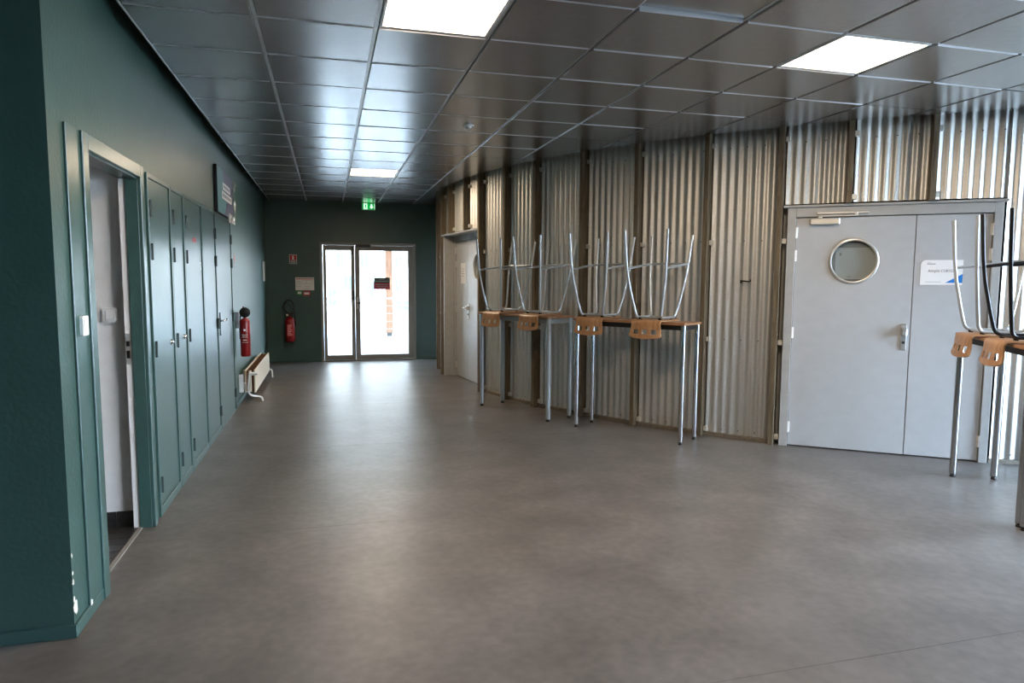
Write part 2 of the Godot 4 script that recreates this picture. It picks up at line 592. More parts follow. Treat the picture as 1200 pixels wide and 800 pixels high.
func ceiling_lamp(cell: Vector2i, label: String, lit := 1.0) -> void:
	var x := -0.9437 + 0.608 * (cell.x + 0.5)
	var z := -3.1928 - 0.6004 * (cell.y + 0.5)
	var t := thing("ceiling_light", label, "light", at(x, CEIL, z), "square ceiling light panels")
	var st := st_new()
	var a := 0.288; var b := 0.284; var f := 0.016
	add_box(st, Vector3(-a, 0, -b), Vector3(a, 0.035, -b + f), 0.002)
	add_box(st, Vector3(-a, 0, b - f), Vector3(a, 0.035, b), 0.002)
	add_box(st, Vector3(-a, 0, -b + f), Vector3(-a + f, 0.035, b - f), 0.002)
	add_box(st, Vector3(a - f, 0, -b + f), Vector3(a, 0.035, b - f), 0.002)
	part("frame", done(st), M.plastic, t)
	part("diffuser", box(Vector3(-a + f, 0.008, -b + f), Vector3(a - f, 0.02, b - f)), M.lamp, t)
	var li := AreaLight3D.new()
	li.name = "panel_light"
	li.area_size = Vector2(2 * (a - f), 2 * (b - f))
	li.light_color = Color(1.0, 0.89, 0.755)
	li.light_energy = 4.0 * lit
	li.area_range = 20.0
	li.area_attenuation = 2.0
	li.shadow_enabled = true
	t.add_child(li)
	li.position = Vector3(0, 0.004, 0)
	li.rotation = Vector3(-PI / 2, 0, 0)

func build_left_wall() -> void:
	var st := st_new()
	var x1 := LW - 0.1
	# opening of the side room: z -3.49 .. -4.37, y 0 .. 2.05
	add_box(st, Vector3(x1, 0, -3.49), Vector3(LW, SOFFIT, -3.075))
	add_box(st, Vector3(x1, 2.05, -4.37), Vector3(LW, SOFFIT, -3.49))
	add_box(st, Vector3(x1, 0, BACK), Vector3(LW, SOFFIT, -4.37))
	var w := struct("wall_left", done(st), M.green, "long dark green painted wall with closets and a side room doorway", "wall")
	# cover board beside the doorway
	var cb := struct("trim_1", box(Vector3(LW, 0.055, -3.41), Vector3(LW + 0.01, 2.12, -3.24), 0.002), M.green_gloss, "flat green cover board beside the side room doorway", "trim")
	# chips along the near corner
	var spots := [[-3.076, 0.23, 0.012], [-3.077, 0.155, 0.011], [-3.078, 0.12, 0.026], [-3.076, 0.345, 0.008], [-3.245, 0.06, 0.014], [-3.43, 0.03, 0.012], [-3.076, 0.27, 0.008]]
	for s in spots:
		var poly := PackedVector2Array()
		for k in 9:
			var a := TAU * k / 9.0
			poly.append(Vector2(cos(a) * s[2] * rng.randf_range(0.5, 1.1), sin(a) * s[2] * rng.randf_range(0.7, 1.5)))
		var o: float = 0.001 if s[0] > -3.2 else 0.011
		part("paint_chip", prism(poly, -0.001, 0.0008), M.plaster, w if o < 0.01 else cb, on_left(s[0] - s[2] * 0.6, s[1], o))
	# face of the hall that looks towards the camera
	struct("wall_near", box(Vector3(-5.1, 0, -3.175), Vector3(LW - 0.1, SOFFIT, -3.075)), M.green, "dark green wall face at the near corner beside the corridor", "wall")
	part("wall_return", box(Vector3(LW - 0.1, 0, -3.0751), Vector3(LW, SOFFIT, -3.0745)), M.green, w)
	var b := struct("baseboard_left", box(Vector3(-5.0, 0, -3.075), Vector3(LW + 0.012, 0.055, -3.062), 0.003), M.green_gloss, "low green baseboard under the near wall corner", "baseboard")
	part("board", box(Vector3(LW, 0, -3.43), Vector3(LW + 0.012, 0.055, -3.075), 0.003), M.green_gloss, b)
	part("board", box(Vector3(LW, 0, BACK), Vector3(LW + 0.012, 0.055, -8.2), 0.003), M.green_gloss, b)

func build_side_room() -> void:
	var z1 := -4.41
	var w := struct("wall_side_room", box(Vector3(-3.1, 0, z1 - 0.1), Vector3(LW - 0.1, 2.7, z1)), M.white_wall, "white wall inside the side room seen through the doorway", "wall")
	part("wall_end", box(Vector3(-3.2, 0, z1), Vector3(-3.1, 2.7, -3.175)), M.white_wall, w)
	part("wall_near_side", box(Vector3(-3.1, 0, -3.178), Vector3(LW - 0.1, 2.7, -3.1755)), M.white_wall, w)
	part("wall_top", box(Vector3(-3.1, 2.6, z1), Vector3(LW - 0.1, 2.7, -3.178)), M.white_wall, w)
	# dark skirting tiles
	for k in 18:
		var xa := LW - 0.1 - 0.1 * (k + 1)
		part("skirting_tile", box(Vector3(xa + 0.0015, 0.004, z1), Vector3(xa + 0.0985, 0.098, z1 + 0.008), 0.001), M.dark_tile, w)
	var f := struct("floor_side_room", box(Vector3(-3.1, -0.05, z1), Vector3(LW - 0.075, 0.002, -3.178)), M.grout, "dark tiled floor of the side room with pale grout", "floor")
	var tm := box(Vector3(0.0015, 0, 0.0015), Vector3(0.0985, 0.004, 0.0985), 0.0008)
	for i in 10:
		for j in 12:
			part("floor_tile", tm, M.dark_tile, f, at(LW - 0.18 - 0.1 * i, 0.0, z1 + 0.004 + 0.1 * j))
	var s := part(numbered("threshold_strip"), box(Vector3(LW - 0.075, 0.0, -4.37), Vector3(LW - 0.05, 0.006, -3.49), 0.002), M.alu_paint, self)
	tag(s, "narrow metal threshold strip across the side room doorway", "threshold", "", "structure")
	# door frame
	var d := thing("door_4", "green door frame without a leaf round the side room doorway", "door frame", Transform3D(), "", "structure")
	part("casing", box(Vector3(LW - 0.002, 0, -3.485), Vector3(LW + 0.02, 2.12, -3.411), 0.003), M.green_gloss, d)
	part("casing", box(Vector3(LW - 0.002, 0, -4.43), Vector3(LW + 0.02, 2.12, -4.365), 0.003), M.green_gloss, d)
	part("casing_head", box(Vector3(LW - 0.002, 2.05, -4.365), Vector3(LW + 0.02, 2.12, -3.485), 0.003), M.green_gloss, d)
	part("jamb", box(Vector3(LW - 0.065, 0, -4.371), Vector3(LW, 2.05, -4.362), 0.001), M.green_gloss, d)
	part("jamb", box(Vector3(LW - 0.1, 0, -3.492), Vector3(LW, 2.05, -3.482), 0.001), M.green_gloss, d)
	part("jamb_head", box(Vector3(LW - 0.1, 2.04, -4.37), Vector3(LW, 2.051, -3.49), 0.001), M.green_gloss, d)
	var j := part("rebate", box(Vector3(LW - 0.1, 0, -4.40), Vector3(LW - 0.065, 2.05, -4.368), 0.001), M.white_wall, d)
	var sp := part("strike_plate", box(Vector3(LW - 0.099, 0.98, -4.368), Vector3(LW - 0.072, 1.16, -4.3668)), M.alu, j)
	part("strike_slot", box(Vector3(LW - 0.095, 1.085, -4.3669), Vector3(LW - 0.077, 1.115, -4.366)), M.black, j)
	part("strike_slot", box(Vector3(LW - 0.095, 1.015, -4.3669), Vector3(LW - 0.077, 1.06, -4.366)), M.black, j)
	sp.set_meta("label", "metal strike plate")

func closet(called: String, label: String, za: float, zb: float, hinge_near: bool, knob: bool, y0 := 0.06, y1 := 2.075) -> Node3D:
	# za nearer, zb farther; local frame on the wall, x toward the far end
	var wd := za - zb
	var is_door := called.begins_with("door_")
	var t := thing(called, label, "door" if is_door else "closet", on_left(za, 0, 0), "", "structure" if is_door else "")
	if not is_door: t.set_meta("group", "green service closets in the long wall")
	var fr := 0.03
	var st := st_new()
	add_box(st, Vector3(-fr, 0, 0), Vector3(0, y1 + 0.03, 0.014), 0.002)
	add_box(st, Vector3(wd, 0, 0), Vector3(wd + fr, y1 + 0.03, 0.014), 0.002)
	add_box(st, Vector3(0, y1 + 0.004, 0), Vector3(wd, y1 + 0.03, 0.014), 0.002)
	add_box(st, Vector3(0, 0, 0), Vector3(wd, y0 - 0.004, 0.014), 0.002)
	part("frame", done(st), M.green_gloss, t)
	var d := part("door", box(Vector3(0.005, y0, 0.0), Vector3(wd - 0.005, y1, 0.006), 0.002), M.green_gloss, t)
	var hx := 0.008 if hinge_near else wd - 0.008
	for y in [0.197, 1.045, 1.638, 1.897]:
		var h := st_new()
		add_box(h, Vector3(hx - 0.022, y - 0.045, 0.005), Vector3(hx + 0.022, y + 0.045, 0.016), 0.002)
		add_tube(h, [Vector3(hx, y - 0.05, 0.018), Vector3(hx, y + 0.05, 0.018)], 0.0075, 8)
		part("hinge", done(h), M.green_dark, d)
	if knob:
		part("knob", lathe([Vector2(0.0, 0.028), Vector2(0.011, 0.014), Vector2(0.016, 0.018), Vector2(0.009, 0.008), Vector2(0.02, 0.002), Vector2(0.02, 0.0)], 16), M.chrome, d, Transform3D(Basis(Vector3(1, 0, 0), Vector3(0, 0, 1), Vector3(0, -1, 0)), Vector3(wd - 0.09 if hinge_near else 0.09, 1.048, 0.006)))
	return t

func build_closets() -> void:
	closet("service_closet", "green service closet next to the side room doorway", -4.565, -5.12, true, true)
	closet("service_closet", "narrowest green service closet, between two wider ones", -5.185, -5.56, true, true)
	var c3 := closet("service_closet", "green service closet with a small red sticker on its door", -5.625, -6.31, true, false)
	closet("service_closet", "green service closet beside the door with the lever handle", -6.375, -7.03, false, false)
	var d5 := closet("door_5", "green wall door with a chrome lever handle under the poster", -7.095, -8.12, false, false, 0.012)
	var dr: Node = c3.get_node("door")
	part("lock_plate", box(Vector3(0.60, 1.545, 0.006), Vector3(0.625, 1.61, 0.010), 0.001), M.plastic, dr)
	var stk := part("sticker", prism(PackedVector2Array([Vector2(0.30, 1.765), Vector2(0.45, 1.765), Vector2(0.47, 1.78), Vector2(0.42, 1.805), Vector2(0.35, 1.805), Vector2(0.29, 1.785)]), 0.006, 0.0068), M.sign_red, dr)
	stk.set_meta("label", "small red sticker")
	var hd: Node = d5.get_node("door")
	var st := st_new()
	add_box(st, Vector3(0.075, 0.914, 0.006), Vector3(0.108, 1.142, 0.013), 0.003)
	var pl := part("handle_plate", done(st), M.chrome, hd)
	part("lever", tube(rounded([Vector3(0.092, 1.06, 0.012), Vector3(0.092, 1.06, 0.055), Vector3(0.215, 1.06, 0.055), Vector3(0.222, 1.075, 0.055)], 0.014), 0.0085, 10), M.chrome, pl)

# ------------------------------------------------------------------ curved corrugated wall
func corrugated(a: Vector2, b: Vector2, y0: float, y1: float, n_hall: Vector2) -> ArrayMesh:
	var pitch := 0.076
	var len := a.distance_to(b)
	var n := maxi(int(round(len / pitch * 10.0)), 6)
	var d := (b - a) / len
	var st := st_new()
	st.set_smooth_group(1)
	var prev := Vector2.ZERO
	for i in n + 1:
		var s := len * i / n
		var off := 0.0092 * cos(TAU * s / pitch)
		var p := a + d * s + n_hall * off
		if i > 0:
			quad(st, Vector3(prev.x, y0, prev.y), Vector3(p.x, y0, p.y), Vector3(p.x, y1, p.y), Vector3(prev.x, y1, prev.y))
		prev = p
	return done(st)

func build_curved_wall() -> void:
	var fins := [197.4, 191.4, 185.7, 180.5, 175.65, 170.1, 166.2, 161.1, 156.4, 150.6, 145.2, 139.5, 134.3, 129.95, 125.1, 120.75, 114.9, 109.7, 104.9]
	# solid core behind the sheets
	var st := st_new()
	for k in fins.size() - 1:
		var over_door: bool = (k >= 3 and k < 6) or (k >= 12 and k < 15)
		var y0 := 2.16 if over_door else 0.0
		var p := [arc(fins[k], CR - 0.17), arc(fins[k + 1], CR - 0.17), arc(fins[k + 1], CR - 0.35), arc(fins[k], CR - 0.35)]
		var poly := PackedVector2Array()
		for q in p: poly.append(Vector2(q.x, -q.y))
		add_prism(st, poly, y0, SOFFIT, Transform3D(Basis(Vector3(1, 0, 0), Vector3(0, 0, -1), Vector3(0, 1, 0)), Vector3.ZERO))
	var w := struct("wall_right", done(st), M.void, "curved wall clad in vertical corrugated zinc sheets between wooden posts", "wall")
	var fm_full := box(Vector3(-0.0225, 0, -0.17), Vector3(0.0225, SOFFIT, 0), 0.002)
	var fm_short := box(Vector3(-0.0225, 2.135, -0.17), Vector3(0.0225, SOFFIT, 0), 0.002)
	var clip := box(Vector3(0.0225, -0.022, -0.11), Vector3(0.06, 0.022, -0.06), 0.002)
	for k in fins.size():
		var a: float = fins[k]
		var p := arc3(a, CR, 0)
		var tang := Vector2(sin(deg_to_rad(a)), -cos(deg_to_rad(a)))   # toward smaller angles
		var xf := frame(p, tang)
		if k == 0 or k == 15: continue
		var over := k in [4, 5, 13, 14]
		var post := part("wooden_post", fm_short if over else fm_full, M.post, w, xf)
		for y in ([2.715, 2.19] if over else [0.066, 0.925, 1.83, 2.715]):
			part("clip", clip, M.clip, post, at(0, y, 0))
	for k in fins.size() - 1:
		var door := -1
		if k >= 3 and k < 6: door = 0
		if k >= 12 and k < 15: door = 1
		var y0 := 0.035
		if door >= 0: y0 = 2.15
		var half := rad_to_deg(0.024 / CR)
		var a := arc(fins[k] - (0.0 if k == 15 else half + rad_to_deg(0.012 / CR)), CR - 0.095)
		var b := arc(fins[k + 1] + (0.0 if k == 14 else half), CR - 0.095)
		var mid := (a + b) * 0.5
		var nh := (mid - Vector2(CX, CZ)).normalized()
		var sheet := part("corrugated_sheet", corrugated(a, b, y0, SOFFIT, nh), M.zinc, w)
		# screw heads, two or three pixels each
		var sc := st_new()
		var len := a.distance_to(b)
		for y in [0.075, 0.93, 1.84, 2.68]:
			if y < y0: continue
			var s := 0.152
			while s < len - 0.03:
				var q := a + (b - a) / len * s + nh * 0.0095
				add_lathe(sc, [Vector2(0.0, 0.005), Vector2(0.006, 0.003), Vector2(0.006, 0.0)], 6, Transform3D(Basis(Vector3(-nh.y, 0, nh.x), Vector3(nh.x, 0, nh.y), Vector3(0, 1, 0)), Vector3(q.x, y, q.y)))
				s += 0.152
		var so := part("screw_heads", done(sc), M.steel_dark, sheet)
		so.set_meta("kind", "stuff")
		if door < 0:
			var e := st_new()
			var d := (b - a).normalized()
			add_box(e, Vector3(-0.01, 0, -0.03), Vector3(len + 0.01, 0.034, 0.022), 0.002, frame(Vector3(a.x, 0, a.y), d))
			part("base_rail", done(e), M.sill, w)
	# wall piece from the end of the curve to the window front
	var pe := arc(104.9, CR)
	struct("wall_end", box(Vector3(pe.x - 0.02, 0, pe.y - 0.5), Vector3(7.15, SOFFIT, pe.y - 0.02)), M.hall_wall, "plain painted wall between the curved wall and the window front", "wall")

# double door with a porthole in a steel frame; local x from the main leaf's hinge side
func double_door(called: String, label: String, xf: Transform3D, mirrored: bool, sign_text: bool) -> Node3D:
	var t := thing(called, label, "door", xf, "", "structure")
	var s := -1.0 if mirrored else 1.0
	var dm: Material = M.door
	var fm: Material = M.door_frame
	var X := func(x: float) -> float: return x * s
	var mk := func(x0: float, y0: float, z0: float, x1: float, y1: float, z1: float, ch: float) -> ArrayMesh:
		return box(Vector3(minf(x0 * s, x1 * s), y0, z0), Vector3(maxf(x0 * s, x1 * s), y1, z1), ch)
	# frame
	part("frame_jamb", mk.call(-0.075, 0.0, -0.10, -0.004, 2.115, 0.022, 0.003), fm, t)
	part("frame_jamb", mk.call(1.454, 0.0, -0.10, 1.515, 2.115, 0.022, 0.003), fm, t)
	part("frame_head", mk.call(-0.004, 2.032, -0.10, 1.454, 2.115, 0.022, 0.003), fm, t)
	part("ledge", mk.call(-0.11, 2.115, -0.13, 1.54, 2.135, 0.21 if mirrored else 0.045, 0.003), fm, t)
	if mirrored:      # this door stands deep in the wall: lined reveals on both sides
		part("lining", mk.call(1.497, 0.0, 0.022, 1.515, 2.115, 0.185, 0.002), fm, t)
		part("lining", mk.call(-0.075, 0.0, 0.022, -0.057, 2.115, 0.185, 0.002), fm, t)
	part("reveal", mk.call(-0.12, 0.0, -0.16, -0.075, 2.115, -0.10, 0.002), fm, t)
	# vestibule behind
	var st := st_new()
	add_box(st, Vector3(-1.7 if mirrored else -0.3, 0, -0.9), Vector3(0.3 if mirrored else 1.7, 2.4, -0.85))
	add_box(st, Vector3(-1.7 if mirrored else -0.3, 2.14, -0.85), Vector3(0.3 if mirrored else 1.7, 2.2, -0.18))
	add_box(st, Vector3((-1.7 if mirrored else -0.3), 0, -0.85), Vector3((-1.66 if mirrored else -0.26), 2.14, -0.19))
	add_box(st, Vector3((0.26 if mirrored else 1.66), 0, -0.85), Vector3((0.3 if mirrored else 1.7), 2.14, -0.19))
	part("vestibule", done(st), M.void, t)
	# leaves
	var hole := Vector2(0.462 * s, 1.65)
	var x0 := minf(0.0, 0.913 * s); var x1 := maxf(0.0, 0.913 * s)
	var main := part("main_leaf", holed_slab(x0, 0.012, x1, 2.026, hole, 0.18, -0.05, 0.0), dm, t)
	var nar := part("narrow_leaf", mk.call(0.919, 0.012, -0.05, 1.45, 2.026, 0.0, 0.002), dm, t)
	# porthole
	var ring_xf := Transform3D(Basis(Vector3(1, 0, 0), Vector3(0, 0, 1), Vector3(0, -1, 0)), Vector3(hole.x, hole.y, 0.0))
	part("porthole_ring", lathe([Vector2(0.172, -0.01), Vector2(0.172, 0.012), Vector2(0.176, 0.016), Vector2(0.19, 0.014), Vector2(0.197, 0.006), Vector2(0.197, 0.0)], 56), M.alu, main, ring_xf)
	part("porthole_glass", lathe([Vector2(0.0, -0.022), Vector2(0.179, -0.022), Vector2(0.179, -0.028), Vector2(0.0, -0.028)], 48, false), M.glass, main, ring_xf)
	if not mirrored:
		var pn := part("notice_behind_glass", box(Vector3(0.325, 1.497, -0.046), Vector3(0.64, 1.766, -0.0445)), M.paper_grey, main)
		part("print", box(Vector3(0.355, 1.70, -0.0447), Vector3(0.372, 1.722, -0.0440)), M.ink, pn)
		part("print", box(Vector3(0.42, 1.742, -0.0447), Vector3(0.475, 1.749, -0.0440)), M.ink_grey, pn)
		part("print", box(Vector3(0.42, 1.515, -0.0447), Vector3(0.45, 1.522, -0.0440)), M.ink, pn)
		part("print", box(Vector3(0.455, 1.55, -0.0447), Vector3(0.468, 1.557, -0.0440)), M.ink_grey, pn)
		# door closer
		var cl := part("door_closer", box(Vector3(0.105, 1.962, 0.0), Vector3(0.34, 2.018, 0.045), 0.008), M.alu, main)
		var cs := st_new()
		add_box(cs, Vector3(0.165, 2.018, 0.012), Vector3(0.20, 2.03, 0.04), 0.003)
		add_box(cs, Vector3(0.172, 2.03, 0.02), Vector3(0.46, 2.042, 0.036), 0.003)
		add_box(cs, Vector3(0.16, 2.052, 0.022), Vector3(0.56, 2.07, 0.04), 0.003)
		add_box(cs, Vector3(0.45, 2.03, 0.018), Vector3(0.475, 2.066, 0.042), 0.003)
		part("closer_arm", done(cs), M.alu, cl)
	# hinges
	for y in [0.176, 1.023, 1.70, 1.90]:
		for e in [[-0.002, main], [1.452, nar]]:
			var h := st_new()
			add_tube(h, [Vector3(X.call(e[0]), y - 0.048, 0.012), Vector3(X.call(e[0]), y - 0.002, 0.012)], 0.009, 10)
			add_tube(h, [Vector3(X.call(e[0]), y + 0.002, 0.012), Vector3(X.call(e[0]), y + 0.048, 0.012)], 0.009, 10)
			add_box(h, Vector3(X.call(e[0]) - 0.016, y - 0.046, -0.002), Vector3(X.call(e[0]) + 0.016, y + 0.046, 0.005), 0.001)
			part("hinge", done(h), M.plastic if not mirrored else M.alu, e[1])
	# lock plate with a cylinder knob
	var hp := part("lock_plate", mk.call(0.845, 0.903, 0.0, 0.891, 1.124, 0.011, 0.003), M.alu, main)
	var kn := st_new()
	var kx: float = 0.868 * s
	if mirrored:
		add_tube(kn, rounded([Vector3(kx, 1.06, 0.01), Vector3(kx, 1.06, 0.06), Vector3(kx - 0.10, 1.06, 0.06)], 0.012), 0.011, 10)
		add_box(kn, Vector3(kx - 0.03, 1.03, 0.01), Vector3(kx + 0.03, 1.085, 0.05), 0.006)
	else:
		add_box(kn, Vector3(kx - 0.028, 1.022, 0.022), Vector3(kx + 0.022, 1.096, 0.065), 0.012)
		add_tube(kn, [Vector3(kx, 1.06, 0.01), Vector3(kx, 1.06, 0.03)], 0.014, 12)
	part("knob", done(kn), M.alu, hp)
	part("key_cylinder", tube([Vector3(kx, 0.968, 0.01), Vector3(kx, 0.968, 0.018)], 0.0115, 12), M.ink, hp)
	return t

func build_doors() -> void:
	var p := Vector3(3.975, 0, -5.182)
	var d := Vector2(1.163, 0.865)
	var dd := double_door("door_1", "pale grey double door with a porthole and a white room sign beside the stacked stools", frame(p, d), false, true)
	# room sign taped to the narrow leaf
	var sgn := thing("room_sign", "white room sign with a blue corner on the near double door", "sign", frame(p, d) * at(1.115, 1.555, 0.001))
	var poly := PackedVector2Array([Vector2(-0.15, -0.102), Vector2(0.15, -0.102), Vector2(0.15, 0.102), Vector2(-0.118, 0.102), Vector2(-0.132, 0.097), Vector2(-0.143, 0.086), Vector2(-0.15, 0.068)])
	part("sheet", prism(poly, 0.0, 0.004), M.paper, sgn)
	part("blue_corner", prism(PackedVector2Array([Vector2(0.03, -0.084), Vector2(0.15, -0.084), Vector2(0.15, -0.012)]), 0.004, 0.0048), M.blue, sgn)
	part("text", lettering("Amphi CORTOT", 0.0205), M.ink, sgn, at(0.003, 0.012, 0.0044))
	part("logo", box(Vector3(-0.105, 0.066, 0.004), Vector3(-0.045, 0.073, 0.0046)), M.ink_grey, sgn)
	part("logo", box(Vector3(-0.105, 0.078, 0.004), Vector3(-0.075, 0.081, 0.0046)), M.ink_grey, sgn)
	part("footer_line", box(Vector3(-0.115, -0.079, 0.004), Vector3(0.0, -0.076, 0.0046)), M.ink_grey, sgn)
	# far double door, mirrored: the narrow leaf is the far one
	var a := arc(166.95, CR - 0.215)
	var b := arc(178.9, CR - 0.215)
	var dir := a - b
	var xf := frame(Vector3(a.x, 0, a.y), dir)
	double_door("door_2", "grey double door with a porthole and paper notice farther along the curved wall", xf, true, false)
	var n := thing("paper_notice", "small white paper notice on the far double door", "sign", xf * at(-1.12, 1.56, 0.001))
	part("sheet", box(Vector3(-0.11, -0.15, 0), Vector3(0.11, 0.15, 0.002)), M.paper, n)
	for k in 4:
		part("print", box(Vector3(-0.08, 0.06 - 0.035 * k, 0.002), Vector3(0.07 - 0.02 * (k % 2), 0.068 - 0.035 * k, 0.0025)), M.ink_grey, n)

# ------------------------------------------------------------------ far wall, glazed door
func build_back_wall() -> void:
	var st := st_new()
	var x0 := -0.13; var x1 := 1.545; var y1 := 2.105
	var zb := BACK - 0.2
	add_box(st, Vector3(LW - 0.1, 0, zb), Vector3(x0, SOFFIT, BACK))
	add_box(st, Vector3(x1, 0, zb), Vector3(7.15, SOFFIT, BACK))
	add_box(st, Vector3(x0, y1, zb), Vector3(x1, SOFFIT, BACK))
	struct("wall_back", done(st), M.green, "dark green end wall round the glazed double door", "wall")
	struct("baseboard_back", box(Vector3(LW, 0, BACK), Vector3(x0, 0.055, BACK + 0.012), 0.003), M.green_gloss, "low green baseboard of the end wall under the extinguisher", "baseboard")
	var d := thing("door_3", "glazed double door with pale metal frame in the end wall", "door", at(0, 0, BACK), "", "structure")
	var f := 0.045
	var z0 := -0.07; var z1 := 0.012
	part("frame_jamb", box(Vector3(x0, 0, z0), Vector3(x0 + f, y1, z1), 0.003), M.alu_paint, d)
	part("frame_jamb", box(Vector3(x1 - f, 0, z0), Vector3(x1, y1, z1), 0.003), M.alu_paint, d)
	part("frame_head", box(Vector3(x0 + f, y1 - f, z0), Vector3(x1 - f, y1, z1), 0.003), M.alu_paint, d)
	part("sill", box(Vector3(x0, 0, z0 - 0.05), Vector3(x1, 0.018, z1 + 0.03), 0.003), M.alu_paint, d)
	# leaves: [x0, pane x0, pane x1, x1]
	var leaves := [[x0 + f + 0.003, -0.027, 0.397, 0.462], [0.466, 0.549, 1.406, x1 - f - 0.003]]
	for k in 2:
		var l: Array = leaves[k]
		var yb := 0.022; var yt := y1 - f - 0.003
		var pb := 0.105; var pt := 1.968
		var s := st_new()
		add_box(s, Vector3(l[0], yb, -0.055), Vector3(l[1], yt, 0.0), 0.003)
		add_box(s, Vector3(l[2], yb, -0.055), Vector3(l[3], yt, 0.0), 0.003)
		add_box(s, Vector3(l[1], yb, -0.055), Vector3(l[2], pb, 0.0), 0.003)
		add_box(s, Vector3(l[1], pt, -0.055), Vector3(l[2], yt, 0.0), 0.003)
		var leaf := part("leaf", done(s), M.alu_paint, d)
		part("pane", box(Vector3(l[1] - 0.004, pb - 0.004, -0.032), Vector3(l[2] + 0.004, pt + 0.004, -0.026)), M.glass, leaf)
		if k == 1:
			var hp := part("handle_plate", box(Vector3(0.487, 0.93, 0.0), Vector3(0.517, 1.14, 0.01), 0.003), M.alu, leaf)
			part("lever", tube(rounded([Vector3(0.502, 1.04, 0.008), Vector3(0.502, 1.04, 0.055), Vector3(0.64, 1.04, 0.055)], 0.014), 0.0105, 10), M.steel_dark, hp)
			part("closer", box(Vector3(0.49, 2.03, 0.0), Vector3(0.74, 2.075, 0.05), 0.006), M.steel_dark, leaf)
		else:
			part("flush_bolt", box(Vector3(0.418, 1.08, 0.0), Vector3(0.445, 1.26, 0.006), 0.002), M.steel_dark, leaf)
			part("flush_bolt", box(Vector3(0.418, 1.9, 0.0), Vector3(0.445, 2.04, 0.006), 0.002), M.steel_dark, leaf)
	# notice on the pane
	var n := thing("door_notice", "dark and crimson notice on the glass of the end door", "sign", at(0.936, 1.386, BACK - 0.0245))
	part("upper_half", box(Vector3(-0.142, 0.012, 0), Vector3(0.142, 0.107, 0.002)), M.slate, n)
	part("lower_half", box(Vector3(-0.142, -0.107, 0), Vector3(0.142, 0.012, 0.002)), M.crimson, n)
	for r in [[0.075, 0.05], [0.04, 0.11], [-0.02, 0.11], [-0.055, 0.10], [-0.085, 0.07]]:
		part("print_line", box(Vector3(-r[1], r[0] - 0.006, 0.002), Vector3(r[1], r[0] + 0.006, 0.0026)), M.ink_grey, n)

